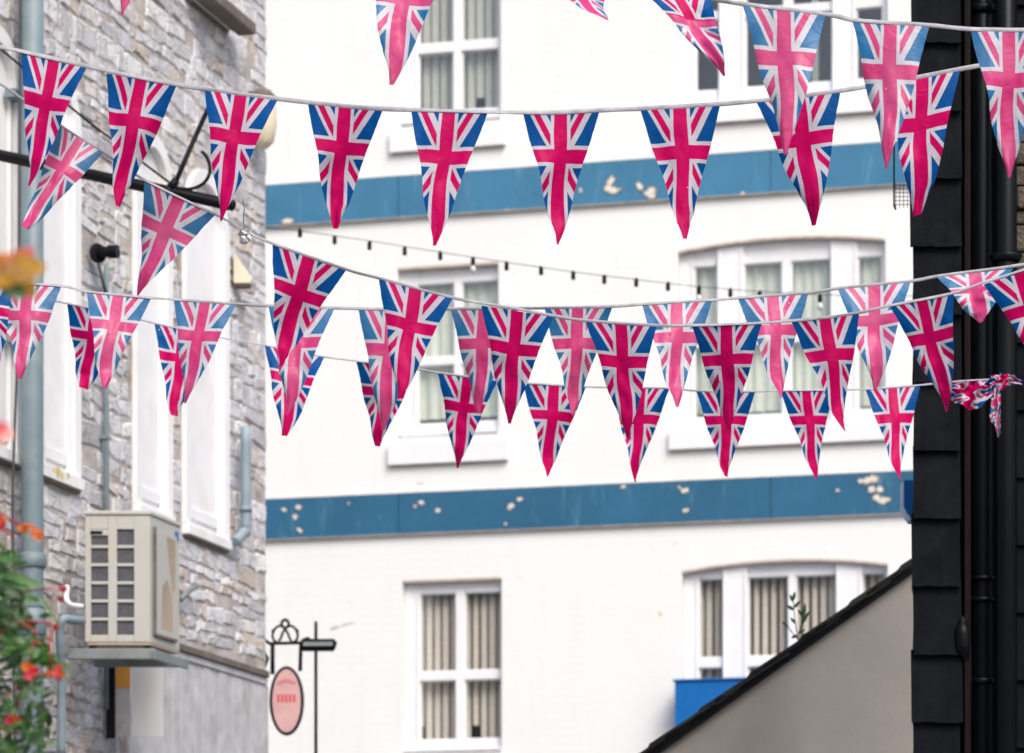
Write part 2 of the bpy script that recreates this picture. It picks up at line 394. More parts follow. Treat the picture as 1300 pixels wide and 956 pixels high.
for i, (px, py, rx, rz, rot) in enumerate([(425,797,.06,.014,.25),(438,793,.05,.010,.15),(446,791,.03,.006,.1),(838,779,.01,.03,.3),(534,613,.045,.012,.2),(638,660,.02,.012,0),(660,733,.018,.008,0),(444,764,.02,.006,.2),(858,690,.02,.008,.2)]):
    st = MB(); u, z = fl(px, py); blob(st, u, z, rx, rz, -.001, SHADESTAIN if i < 3 else (ORANGE if i == 3 else FLAKE), .003, seed=i+60, rot=rot); st.build('chip', wb)
# bands
def band(pyT, pyB, ref, mat, flakes, name='string_course'):
    zt = fl(ref, pyT)[1]; zb = fl(ref, pyB)[1]; mb = MB()
    splits = [U0, fl(507,0)[0], fl(979,0)[0], U1]
    for a, b in zip(splits, splits[1:]): mb.box(a+.004, b-.004, -.035, .0, zb, zt, mat)
    mb.box(U0, U1, -.045, -.001, zb-.008, zb-.001, SHADESTAIN); mb.box(U0, U1, -.03, -.002, zt+.001, zt+.008, SHADESTAIN)
    for i, (px, py, rx, rz, rot) in enumerate(flakes):
        u, z = fl(px, py); blob(mb, u, z, rx*1.02, rz*1.08, -.0355, BROWN, .004, seed=i, rot=rot); blob(mb, u, z, rx*.9, rz*.9, -.0355, FLAKE, .007, seed=i, rot=rot)
    mb.build(name, wb)
band(623, 675, 600, BAND1, [(362,648,.035,.02,-.3),(380,645,.042,.03,0),(376,657,.032,.03,0),(382,674,.045,.022,-.7),(536,639,.035,.032,.6),(528,644,.02,.018,0),(557,649,.03,.03,0),
    (649,644,.055,.035,.7),(661,635,.04,.03,.3),(643,666,.02,.02,0),(792,619,.035,.02,0),(870,624,.05,.03,.3),(864,620,.03,.015,-.6),(871,649,.042,.026,0),
    (1093,612,.03,.03,0),(1106,610,.10,.045,.35),(1117,622,.045,.035,0),(1107,622,.045,.04,-.7),(1114,633,.05,.04,-.9),(1122,637,.08,.042,.15),(1064,624,.02,.02,0),(444,640,.015,.015,0)])
band(218, 271, 600, BAND2, [(366,282,.07,.032,.1),(776,232,.07,.04,1.0),(779,243,.09,.035,0),(773,240,.05,.05,0),(813,238,.06,.035,-.5),(826,246,.07,.05,.4),(828,250,.05,.04,0),(738,243,.02,.035,0),(944,247,.03,.02,0),(645,268,.03,.012,0)])
cz = fl(600, -190)[1]
band(-192, -140, 600, BAND2, [])
cor = MB(); cor.box(U0-.1, U1+.1, -.25, -.002, ZT-.25, ZT, WHITEPAINT); cor.build('cornice', wb, .02)
rf = MB(); rf.add([(U0-.2,-.4,ZT+.002),(U1+.2,-.4,ZT+.002),(U1+.2,3,ZT+2.2),(U0-.2,3,ZT+2.2),(U0-.2,6.4,ZT+.002),(U1+.2,6.4,ZT+.002)], [(0,1,2,3),(3,2,5,4),(0,3,4),(1,5,2)], SLATE); rf.build('roof', wb)
# windows
for wi, wd in enumerate(wins):
    uL, uR, zb, zt = wd['uL'], wd['uR'], wd['zb'], wd['zt']
    f = MB(); y0, y1 = .075, .145
    cs = wd['cols']; n = len(cs)
    edges = [uL]+[x for c in cs for x in c]+[uR]
    # stiles and mullions
    for i in range(0, len(edges), 2):
        a, b = edges[i], edges[i+1]; wide = (i in (2, 6) and n == 4)
        steps = 4
        for k in range(1):
            tz = min(arch_z(wd, a), arch_z(wd, b))
            f.box(a+.001, b-.001, y0-(.03 if wide else .0), y1, zb+.002, tz-.001, WHITEPAINT)
            # bead line along the edge of the stile
            if b-a > .1:
                f.box(a+.012, a+.022, y0-(.042 if wide else .012), y0-.001, zb+.03, tz-.03, WHITEPAINT)
                f.box(b-.022, b-.012, y0-(.042 if wide else .012), y0-.001, zb+.03, tz-.03, WHITEPAINT)
    for a, b in cs:
        ns = 4
        for k in range(ns):       # head follows the arch
            p, q = a+(b-a)*k/ns, a+(b-a)*(k+1)/ns
            tz1, tz2 = arch_z(wd, p)-.001, arch_z(wd, q)-.001
            f.prism([(p, wd['gt']), (q, wd['gt']), (q, tz2), (p, tz1)], y0+.004, y1, WHITEPAINT)
        f.box(a, b, y0-.002, y1-.002, wd['r2'], wd['r1'], WHITEPAINT)
        f.box(a, b, y0+.006, y1, zb+.003, wd['gb'], WHITEPAINT)
        # thin shadow-gap glazing beads
        for (g0, g1) in ((wd['r1'], wd['gt']), (wd['gb'], wd['r2'])):
            f.box(a, a+.012, y0+.02, y1-.01, g0, g1, WHITEPAINT); f.box(b-.012, b, y0+.02, y1-.01, g0, g1, WHITEPAINT)
            f.box(a+.012, b-.012, y0+.02, y1-.01, g0, g0+.012, WHITEPAINT); f.box(a+.012, b-.012, y0+.02, y1-.01, g1-.012, g1, WHITEPAINT)
    fo = f.build('window', wb); 
    if wi < 6: fo['label'] = wd['lab']
    p = MB()
    for a, b in cs:
        for g0, g1 in ((wd['r1'], wd['gt']), (wd['gb'], wd['r2'])):
            p.box(a+.01, b-.01, y0+.035, y0+.040, g0+.01, g1-.01, GLASS)
    p.build('pane', fo)
    # shadow line under the lintel, put in as a brown strip
    ln = MB(); k = 14
    for i in range(k):
        a = uL+(uR-uL)*i/k; b = uL+(uR-uL)*(i+1)/k
        ln.prism([(a, arch_z(wd,a)-.020), (b, arch_z(wd,b)-.020), (b, arch_z(wd,b)+.004), (a, arch_z(wd,a)+.004)], -.004, .03, SHADESTAIN)
    ln.build('lintel_shadow', fo)
    s0, s1, sz = wd['sill']; si = MB()
    si.box(s0, s1, -.055, -.001, sz, min(zb-.02, sz+.20), WHITEPAINT); si.box(uL+.002, uR-.002, .0, .10, zb-.05, zb+.012, WHITEPAINT)
    si.box(s0+.03, s1-.03, -.03, -.002, sz-.012, sz-.001, SHADESTAIN)  # shadow under the sill, painted in as a thin brown strip
    si.build('sill', fo, .008)
    # blinds or curtains
    bl = MB(); kind = wd['blind']; rnd = random.Random(wi*5+1)
    if kind in 'bg':
        mat = BLIND if kind == 'b' else BLINDGREY
        for ci, (a, b) in enumerate(cs):
            x = a-.04+rnd.uniform(0, .05)
            while x < b+.04:
                wdt = .062 if kind == 'b' else .075; ang = rnd.uniform(.25, .75)
                ca, sa = math.cos(ang)*wdt/2, math.sin(ang)*wdt/2
                bot = zb+.05 if rnd.random() < .85 else zb+.25
                mt_ = mat
                bl.add([(x-ca,.20-sa,bot),(x+ca,.20+sa,bot),(x+ca,.20+sa,zt+.0),(x-ca,.20-sa,zt+.0)], [(0,1,2,3)], mt_)
                x += .082 if kind == 'b' else .088
        bl.box(uL, uR, .175, .24, zt-.0, zt+.05, mat)
    elif kind == 'c':
        N_ = int((uR-uL)/.012); vs = []
        for i in range(N_+1):
            u = uL+(uR-uL)*i/N_; yy = .185+.016*math.sin(u*58+math.sin(u*9)*1.6)
            vs += [(u, yy, zb+.17), (u, yy, zt+.06)]
        bl.add(vs, [(2*i, 2*i+2, 2*i+3, 2*i+1) for i in range(N_)], BLINDG, True)
    else:
        bl.add([(cs[2][0]+.15,.34,zb),(cs[2][0]+.22,.3,zb),(cs[2][0]+.22,.3,zt),(cs[2][0]+.15,.34,zt)], [(0,1,2,3)], BLINDG)
    bl.build('blind', fo, recalc=False)
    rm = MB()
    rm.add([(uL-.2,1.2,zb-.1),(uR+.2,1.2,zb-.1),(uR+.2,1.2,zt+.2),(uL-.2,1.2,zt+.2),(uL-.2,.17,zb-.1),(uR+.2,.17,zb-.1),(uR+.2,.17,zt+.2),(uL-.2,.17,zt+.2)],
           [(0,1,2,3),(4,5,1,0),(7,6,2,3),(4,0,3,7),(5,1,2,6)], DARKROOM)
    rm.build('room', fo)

# bright blue fascia board fixed below the lower right window
u, z = fl(866, 860); z -= .075
bb = MB(); bb.box(u, u+3.0, -.34, -.10, z-.55, z, BRIGHTBLUE); bb.box(u-.02, u+3.02, -.36, -.09, z+.001, z+.02, BRIGHTBLUE)
o = bb.build('shop_fascia', None, .006); o.location = (FR.x, FR.y, 0); o.rotation_euler = (0,0,math.atan2(fax.y, fax.x))
tag(o, 'bright blue painted shop fascia board under the lower right window', 'fascia board')

# ================================================================== STONE BUILDING (left)
SR = Vector((-2.186, 17.0)); sax = Vector((.2757, .9612)).normalized(); SROT = math.atan2(sax.y, sax.x)
TE = 2.645
def sl(px, py):
    k = (px-650)/F
    t = (SR.y*k-SR.x)/(sax.x-k*sax.y); Y = SR.y+sax.y*t
    return t, EYE+(HZ-py)*Y/F
def sworld(t, y, z):
    n = Vector((-sax.y, sax.x)); p = SR+sax*t+n*y; return Vector((p.x, p.y, z))
sb = thing('stone_building', 'pale grey rubble stone building on the left with tall white arched windows', 'building', (SR.x, SR.y, 0), SROT)
ZL = sl(240, 828)[1]           # ledge above the shopfront
z_sill = sl(75, 600)[1]
aw = []                         # arched openings t0,t1,zb,zspring
def AW(p0, p1, zb=None, top=None):
    t0 = sl(p0, 0)[0]; t1 = sl(p1, 0)[0]; r = (t1-t0)/2
    zb = zb or z_sill; zt = top or (EYE+(z_sill-EYE)*1.70)
    aw.append((t0, t1, zb, zt-r, r))
AW(-42, 24); AW(44, 97); AW(168, 214); AW(231, 286)
zup = sl(262, 18)[1]
t0, t1 = sl(231,0)[0], sl(286,0)[0]; aw.append((t0, t1, zup+.05, zup+1.2, (t1-t0)/2))
t0, t1 = sl(168,0)[0], sl(214,0)[0]; aw.append((t0, t1, zup+.05, zup+1.2, (t1-t0)/2))
def inside(t, z, m=0):
    for (a, b, zb, zs, r) in aw:
        if a-m < t < b+m and zb-m < z < zs: return True
        if z >= zs and (t-(a+b)/2)**2+(z-zs)**2 < (r+m)**2: return True
    return False
# stones
ZTOP = 8.6
stones = []; rnd = random.Random(3)
TF = sl(158, 0)[0]
z = ZL-.95
mb = MB(); cols_ = []
PAL = [(.58,.58,.61),(.62,.62,.64),(.56,.56,.59),(.66,.655,.66),(.50,.50,.52),(.60,.575,.55),(.54,.48,.43),(.46,.46,.48),(.63,.63,.65),(.59,.59,.62)]
while z < ZTOP-.15:
    h = rnd.choice([.05,.07,.09,.11,.14]); t = -2.4+rnd.uniform(0,.1); low = z < ZL+.04
    while t < TE-.02:
        wdt = rnd.choice([rnd.uniform(.07,.15), rnd.uniform(.12, .32)]); 
        if TE-(t+wdt) < .10: wdt = TE-t
        tc, zc = t+wdt/2, z+h/2
        hit = any(inside(t+wdt*a, z+h*b_, .015) for a in (.1,.5,.9) for b_ in (.1,.5,.9))
        if hit and wdt > .1:
            wdt = .07
            hit = any(inside(t+wdt*a, z+h*b_, .01) for a in (.05,.5,.95) for b_ in (.1,.5,.9))
        if low and t+wdt > TF: hit = True
        if not hit and rnd.random() > .05:
            g_ = .004; prot = rnd.uniform(.004, .011); sd_ = rnd.random()*100
            AX = [0,.05,.3,.7,.95,1]; BX = [0,.12,.5,.88,1]; nx, nz = 5, 4
            dz = [rnd.uniform(-.017,.017) for _ in range(4)]; dx_ = [rnd.uniform(-.014,.014) for _ in range(4)]
            tl1, tl2 = rnd.uniform(-.002,.002), rnd.uniform(-.002,.002); vs = []
            for j in range(nz+1):
                for i in range(nx+1):
                    a, b_ = AX[i], BX[j]; edge = i in (0, nx) or j in (0, nz)
                    x = t+g_+(wdt-2*g_)*a+(dx_[0]*(1-a)+dx_[1]*a)*(1-b_)+(dx_[2]*(1-a)+dx_[3]*a)*b_
                    zz = z+g_+(h-2*g_)*b_+(dz[0]*(1-a)+dz[1]*a)*(1-b_)+(dz[2]*(1-a)+dz[3]*a)*b_
                    x = min(x, TE+.004)
                    x += noise.noise(Vector((x*14, zz*14, sd_+5)))*.014
                    zz += noise.noise(Vector((x*14, zz*14, sd_+9)))*.014 + .035*noise.noise(Vector((t*1.3, z*2, 4)))
                    yy = .001 if edge else -prot+noise.noise(Vector((x*11, zz*11, sd_)))*.005+tl1*(a-.5)*2+tl2*(b_-.5)*2
                    vs.append((x, yy, zz))
            fs = [(j*(nx+1)+i, j*(nx+1)+i+1, (j+1)*(nx+1)+i+1, (j+1)*(nx+1)+i) for j in range(nz) for i in range(nx)]
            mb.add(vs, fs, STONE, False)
            c = rnd.choice(PAL); k = rnd.uniform(1.05, 1.42)*(1 if t > .2 else .95); cols_ += [tuple(min(.85, q*k) for q in c)]*len(vs)
        t += wdt
    z += h
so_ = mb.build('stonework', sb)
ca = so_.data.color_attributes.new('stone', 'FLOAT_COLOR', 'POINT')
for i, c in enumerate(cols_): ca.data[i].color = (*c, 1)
# backing wall with openings
wl = MB(); ts = {-7.0, TE}
for (a, b, zb, zs, r) in aw:
    for i in range(13): ts.add(a+(b-a)*i/12)
ts = sorted(ts)
def topz(o, t):
    a, b, zb, zs, r = o; return zs+math.sqrt(max(0, r*r-(t-(a+b)/2)**2))
for a, b in zip(ts, ts[1:]):
    if b-a < 1e-6: continue
    mid = (a+b)/2; hs = sorted([o for o in aw if o[0] < mid < o[1]], key=lambda q: q[2]); za = zb_ = 0
    for o in hs:
        wl.add([(a,0,za),(b,0,zb_),(b,0,o[2]),(a,0,o[2])], [(0,1,2,3)], MORTAR)
        za, zb_ = topz(o, a), topz(o, b)
    wl.add([(a,0,za),(b,0,zb_),(b,0,ZTOP),(a,0,ZTOP)], [(0,1,2,3)], MORTAR)
wl.add([(TE,0,0),(TE,6,0),(TE,6,ZTOP),(TE,0,ZTOP)], [(0,1,2,3)], MORTAR)
wl.add([(-7,0,0),(-7,6,0),(-7,6,ZTOP),(-7,0,ZTOP)], [(0,1,2,3)], MORTAR)
wl.add([(-7,6,0),(TE,6,0),(TE,6,ZTOP),(-7,6,ZTOP)], [(0,1,2,3)], MORTAR)
wl.build('wall', sb)
r_ = MB(); r_.add([(-7.2,-.3,ZTOP),(TE+.2,-.3,ZTOP),(TE+.2,3,ZTOP+1.8),(-7.2,3,ZTOP+1.8),(-7.2,6.2,ZTOP),(TE+.2,6.2,ZTOP)], [(0,1,2,3),(3,2,5,4),(0,3,4),(1,5,2)], SLATE); r_.build('roof', sb)
# arched windows: white surround, recessed panel, sill
STAIN = simple('ochre_rust_stain', (.62,.50,.22), .8, .2, 12, .2)
for wi, (a, b, zb, zs, r) in enumerate(aw):
    f = MB(); n = 16
    out = [(a, zb), (a, zs)]+[((a+b)/2-r*math.cos(math.pi*k/n), zs+r*math.sin(math.pi*k/n)) for k in range(1, n)]+[(b, zs), (b, zb)]
    bw = .075
    inn = [(a+bw, zb), (a+bw, zs)]+[((a+b)/2-(r-bw)*math.cos(math.pi*k/n), zs+(r-bw)*math.sin(math.pi*k/n)) for k in range(1, n)]+[(b-bw, zs), (b-bw, zb)]
    N_ = len(out)
    def strip(A, ya, B, yb, mat):
        vs = [(x, ya, z) for x, z in A]+[(x, yb, z) for x, z in B]
        f.add(vs, [(i, i+1, N_+i+1, N_+i) for i in range(N_-1)], mat)
    strip(out, .02, out, -.028, WINWHITE)
    strip(out, -.028, inn, -.026, WINWHITE)
    strip(inn, -.026, inn, .03, WINWHITE)
    fo = f.build('window', sb)
    # frame, two sashes and painted-over panes
    p = MB(); c_ = (a+b)/2
    poly = [(x, z) for x, z in inn]
    p.prism(poly, .016, .03, WINWHITE)
    p.build('blind_panel', fo)
    q = MB()
    for x in (a+bw+.001, b-bw-.036): q.box(x, x+.03, -.006, .0155, zb+.002, zs, WHITEPAINT)
    q.box(a+bw+.037, b-bw-.037, .0, .0155, zb+.05, zb+.11, WHITEPAINT)
    q.build('frame', fo, .004)
    s_ = MB(); s_.box(a-.0, b+.0, -.045, .03, zb-.06, zb-.001, WINWHITE)
    s_.box(a+.01, b-.01, -.03, -.002, zb-.075, zb-.061, BROWN)
    if wi == 1:
        for k, (tx, zz, rx, rz) in enumerate([(.35,.03,.03,.05),(.45,.0,.02,.04),(.6,.06,.018,.03),(.25,.05,.016,.03)]):
            blob(s_, a+(b-a)*tx, zb-.03+zz*.3, rx, rz*.6, -.0455, STAIN, .001, seed=k+20)
    s_.build('sill', fo, .006)
# projecting brown sill under the upper right opening
ps = MB(); t0, t1 = sl(236,0)[0], sl(292,0)[0]
ps.box(t0, t1, -.16, -.051, zup-.02, zup+.045, BROWN); ps.build('stone_ledge', sb, .006)
# ledge and fascia boards below
ld = MB(); ld.box(TF+.02, TE-.06, -.05, -.001, ZL-.02, ZL+.02, BROWN); ld.box(TF+.01, TE-.05, -.035, -.0015, ZL-.06, ZL-.021, FASCIA); ld.build('ledge', sb, .005)
fb = MB(); x = TF; rnd = random.Random(8)
while x < TE:
    wdt = rnd.uniform(.10, .16); fb.box(x+.003, min(x+wdt, TE)-.003, -.02-rnd.uniform(0,.006), -.002, 2.75, ZL-.061, FASCIA); x += wdt
fb.build('fascia', sb, .003)

def on_stone(name, label, cat, group=None): return thing(name, label, cat, (SR.x, SR.y, 0), SROT, group)
# grey drainpipe
def vpipe(root, t, y, r, z0, z1, mat, collars, cmat=None, fat=1.25):
    p = MB(); p.tube([(t,y,z0),(t,y,(z0+z1)/2),(t,y,z1)], r, mat, 20); p.build('pipe', root)
    for zc, hc in collars:
        c = MB(); c.tube([(t,y,zc-hc/2),(t,y,zc-hc/2+.006),(t,y,zc+hc/2-.006),(t,y,zc+hc/2)], [r*(fat-.12), r*fat, r*fat, r*(fat-.12)], cmat or mat, 20); c.build('collar', root)
def tz(px, py, off=0):     # point on a plane parallel to the wall, off metres in front of it
    k = (px-650)/F; n = Vector((-sax.y, sax.x)); o = SR-n*off
    t = (o.y*k-o.x)/(sax.x-k*sax.y); Y = o.y+sax.y*t; return t, EYE+(HZ-py)*Y/F
dp = on_stone('drainpipe', 'wide grey drainpipe running up the stone wall at the far left', 'drainpipe')
t, _ = tz(41, 0, .12); zz = lambda py, px=41, off=.12: tz(px, py, off)[1]
vpipe(dp, t, -.12, .0545, .1, 8.4, GREYPIPE, [(zz(712), .07), (zz(768), .045), (zz(790), .13)])
for py in (120, 430):
    c = MB(); c.box(t-.06, t+.06, -.06, .0, zz(py)-.02, zz(py)+.02, GREYPIPE); c.build('wall_clip', dp)
cb = on_stone('cable', 'thin dark cable hanging down the stone wall beside the wide grey drainpipe', 'cable')
c = MB(); pts = [(tz(px, py, .09)[0], -.09, tz(px, py, .09)[1]) for px, py in ((26,-20),(25,150),(24,330),(22,450),(18,560),(16,640),(17,760),(19,980))]
c.tube(catrom(pts, 5), .007, CABLE, 8); c.build('wire', cb)
th = on_stone('conduit', 'slim grey conduit running down the stone wall to the air conditioner', 'conduit')
t, _ = tz(135, 0, .04); c = MB(); c.tube([(t,-.04,tz(135,336,.04)[1]),(t,-.04,tz(135,500,.04)[1]),(t,-.04,tz(135,900,.04)[1])], .014, GREYPIPE, 10); c.build('pipe', th)
for py in (420, 560):
    c = MB(); c.box(t-.025, t+.025, -.055, 0, tz(135,py)[1]-.01, tz(135,py)[1]+.01, GREYPIPE); c.build('wall_clip', th)
# black wall fitting
fx = thing('wall_light', 'small black cylindrical wall fitting on the stone above the slim conduit', 'wall light', P(122, 322, 17.0))
m_ = MB(); s17 = 17/F
m_.tube([(0,0,0),(.012,-.01,0),(.02,-.02,0)], [.048,.052,.045], BLACKIRON, 18); m_.build('base_plate', fx)
m_ = MB(); m_.tube([(.02,-.02,0),(.06,-.03,.002),(.075,-.033,.002)], [.03,.028,.028], BLACKIRON, 16)
for k in range(4): m_.tube([(.07+k*.013,-.033,.002),(.078+k*.013,-.035,.002)], [.034,.034], BLACKIRON, 16)
m_.build('barrel', fx)
m_ = MB(); m_.tube([(.012,-.01,-.05),(.03,-.01,-.12),(.05,-.0,-.2)], .008, CABLE, 8); m_.build('cable', fx)
# short pipe at right
sp_ = on_stone('short_pipe', 'short blue grey pipe with angled foot near the far corner of the stone building', 'pipe')
t, z0 = tz(312, 672, .08); z1 = tz(312, 542, .08)[1]
m_ = MB(); m_.tube(catrom([(t,-.08,z1),(t,-.08,z0+.03),(t-.03,-.08,z0-.02),(t-.12,-.06,z0-.09)], 5), .03, GREYPIPE2, 14); m_.build('pipe', sp_)
m_ = MB(); m_.tube([(t,-.08,z0+.10),(t,-.08,z0+.13)], .037, GREYPIPE2, 14); m_.build('collar', sp_)
# cream alarm boxes
a1 = thing('alarm_box', 'cream wedge shaped alarm box on the stone wall beside the third arched window', 'alarm box', P(297, 362, 19.0))
sc19 = 19.0/F
m_ = MB(); m_.prism([(0,.0),(22*sc19,0),(24*sc19,6*sc19),(2*sc19,37*sc19),(0,37*sc19)], -.05, .05, CREAM); m_.build('cover', a1, .008)
m_ = MB(); m_.prism([(2*sc19,-3*sc19),(20*sc19,-3*sc19),(22*sc19,-.001),(1*sc19,-.001)], -.04, .04, BROWN); m_.build('base', a1, .003)
a2 = thing('wall_lamp', 'rounded cream lamp with brown cap at the top corner of the stone building', 'lamp', P(334, 190, 19.25))
s_ = 19.25/F
m_ = MB(); m_.tube([(0,0,2*s_),(0,0,10*s_),(0,0,30*s_),(0,0,52*s_),(0,0,62*s_)], [6*s_,14*s_,17.5*s_,17*s_,14*s_], CREAM, 24); m_.build('shade', a2)
m_ = MB(); m_.tube([(0,0,62.2*s_),(0,0,68*s_),(0,0,74*s_),(0,0,78*s_)], [17*s_,16*s_,11*s_,4*s_], BROWN, 24); m_.build('cap', a2)
m_ = MB(); m_.tube([(-.02,.0,70*s_),(-.12,.02,72*s_)], .015, BLACKIRON, 10); m_.build('arm', a2)

# air conditioner -------------------------------------------------------
ac = thing('air_conditioner', 'cream outdoor air conditioning unit with louvred end mounted on the stone wall', 'air conditioner', P(190, 815, 16.45))
Ya = 16.45; s_ = Ya/F                      # local frame: x right, y away
wx = 82*s_; hz_ = 161*s_; dd = Vector((sax.x, sax.y))
def skew(x, y, z): return (x+dd.x*y, dd.y*y, z)    # y runs along the wall line
LD = .40
def sbox(mb, x0, x1, y0, y1, z0, z1, mat):
    vs = [skew(x, y, z) for x in (x0, x1) for y in (y0, y1) for z in (z0, z1)]
    mb.add(vs, [(0,1,3,2),(4,6,7,5),(0,4,5,1),(2,3,7,6),(0,2,6,4),(1,5,7,3)], mat)
m_ = MB(); sbox(m_, -wx+.012, -.012, .012, LD-.01, .012, hz_-.02, ACDARK)
colsx = [(-82,-75),(-53,-42),(-20,0)]
for a, b in colsx: sbox(m_, a*s_, b*s_, 0, .0115, 0, hz_, ACCREAM)
rows = [(0,9),(27,31),(50,54),(73,77),(96,100),(119,123),(143,161)]
for (a, b) in rows:
    for (c0, c1) in ((-75,-53),(-42,-20)):
        sbox(m_, c0*s_, c1*s_, .001, .0105, a*s_, b*s_, ACCREAM)
sbox(m_, -75*s_, -53*s_, .0015, .0103, 135*s_, 142.8*s_, ACCREAM)
sbox(m_, -.0115, 0, .012, LD, 0, hz_, ACCREAM); sbox(m_, -wx, -wx+.0115, .012, LD, 0, hz_, ACCREAM); sbox(m_, -wx+.012, -.012, LD-.0095, LD, 0, hz_, ACCREAM)
m_.build('casing', ac, .003)
m_ = MB(); sbox(m_, -75*s_, -60*s_, -.003, .0005, 137*s_, 141*s_, BLACKIRON); m_.build('slot', ac)
m_ = MB(); sbox(m_, -wx-.006, .008, -.008, LD+.008, hz_+.0005, hz_+.022, ACCREAM); m_.build('top_cover', ac, .006)
m_ = MB(); sbox(m_, -wx+.01, .0, .004, LD-.004, -.016, -.0005, ACTAN); m_.build('base_tray', ac, .003)
m_ = MB(); sbox(m_, .0015, .012, .05, .33, .05, hz_-.06, ACCREAM)
for pl in (((.19,hz_-.08),(.31,hz_-.08),(.31,.30),(.27,.27)), ((.12,.08),(.27,.08),(.27,.25),(.20,.34),(.14,.30))):
    m_.add([skew(.0126, y, z) for y, z in pl], [tuple(range(len(pl)))], ACTAN)
sbox(m_, .0015, .016, .04, .05, .04, hz_-.05, BROWN); sbox(m_, .0015, .016, .05, .33, .036, .05, BROWN)
for k in range(0):
    yy = .06+k*.022; m_.add([skew(.016, yy, .06), skew(.016, yy+.003, .06), skew(.016, yy+.003, hz_-.07), skew(.016, yy, hz_-.07)], [(0,1,2,3)], ACCREAM)
m_.build('fan_grille', ac)
m_ = MB(); sbox(m_, .001, .006, .335, .375, hz_-.07, hz_-.03, BRIGHTBLUE); m_.build('badge', ac)
m_ = MB()
for a, b in ((-80,-72),(-10,-3)): sbox(m_, a*s_, b*s_, .03, .05, -.03, -.0165, BLACKIRON)
m_.build('foot', ac)
bk = thing('wall_bracket', 'grey steel bracket carrying the air conditioner on the stone wall', 'bracket', P(190, 815, 16.45))
m_ = MB()
sbox(m_, -106*s_, .02, .0, .04, -.085, -.031, GALV); sbox(m_, -106*s_, .02, LD-.06, LD-.02, -.085, -.031, GALV)
sbox(m_, .0205, .035, -.02, LD+.03, -.09, -.04, GALV)
m_.build('arm', bk, .004)
hose = on_stone('refrigerant_pipe', 'pair of grey lagged pipes curving from the air conditioner down the wall', 'pipe')
for k, path in enumerate([((104,788,.2),(92,787,.2),(80,786,.18),(76,800,.16),(77,825,.15),(78,870,.12),(78,960,.1)), ((104,770,.22),(90,768,.2),(84,760,.18),(85,745,.14))]):
    m_ = MB(); pts = [(tz(px,py,o_)[0], -o_, tz(px,py,o_)[1]) for px,py,o_ in path]; m_.tube(catrom(pts,5), .022 if k == 0 else .014, GREYPIPE2 if k == 0 else WINWHITE, 12); m_.build('pipe', hose)
dr = on_stone('drain_hose', 'short pale hose clipped to the stone right of the air conditioner', 'hose')
m_ = MB(); pts = [(tz(px,py,.05)[0], -.05, tz(px,py,.05)[1]) for px,py in ((229,762),(238,751),(249,744))]; m_.tube(pts, .016, GALV, 10); m_.build('tube', dr)
# boards below the air conditioner
bd = thing('notice_board', 'narrow orange, grey and white board under the air conditioner', 'board', P(147, 905, 17.2))
s_ = 17.2/F
m_ = MB(); m_.box(0, 18*s_, 0, .02, 32*s_, 60*s_, ORANGE); m_.box(0, 18*s_, 0, .02, -30*s_, 31.5*s_, FASCIA); m_.build('panel', bd); m_ = MB(); m_.box(20*s_, 60*s_, 0, .02, -30*s_, 60*s_, WHITEPAINT); m_.build('panel', bd)
m_ = MB(); m_.box(-12*s_, -1*s_, -.01, .03, -32*s_, 62*s_, BLACKIRON); m_.build('post', bd)

# ---- black iron arm high up
ia = thing('iron_arm', 'long black iron arm with brace and curled hook projecting from the left', 'iron bracket', sworld(sl(-60,0)[0], 0, P(0,190,15)[2]))
def child_world(mbx, name, root):
    o = mbx.build(name, root); o.matrix_parent_inverse = Matrix.Translation(root.location).inverted() if abs(root.rotation_euler.z) < 1e-9 else root_matrix(root).inverted(); return o
def root_matrix(r): return Matrix.LocRotScale(r.location, r.rotation_euler.to_quaternion(), r.scale)
YI = 14.6
m_ = MB(); a, b = P(-75, 181, 15.5), P(292, 260, YI)
m_.tube([a, a.lerp(b,.5), b], .026, BLACKIRON, 4); child_world(m_, 'bar', ia)
m_ = MB(); m_.tube([P(292,260,YI), P(296,261,YI), P(299,262,YI)], [.022,.026,.012], BLACKIRON, 12); child_world(m_, 'finial', ia)
m_ = MB(); m_.tube([P(267,132,YI+.2), P(242,187,YI+.1), P(221,236,YI)], .011, BLACKIRON, 8); m_.tube([P(215,239,YI-.02),P(224,229,YI-.02)], .018, BLACKIRON, 10); child_world(m_, 'brace', ia)
m_ = MB(); m_.tube(catrom([P(x,y,YI-.03) for x,y in ((256,192),(262,199),(266,209),(266,220),(260,231),(249,238),(237,240),(222,238))], 6), [.0078]*7*6+[.0065], BLACKIRON, 8); child_world(m_, 'hook', ia)
m_ = MB(); m_.tube([P(-20,45,YI+.4), P(110,153,YI+.2), P(222,237,YI)], .0055, BLACKIRON, 6); child_world(m_, 'stay_wire', ia)

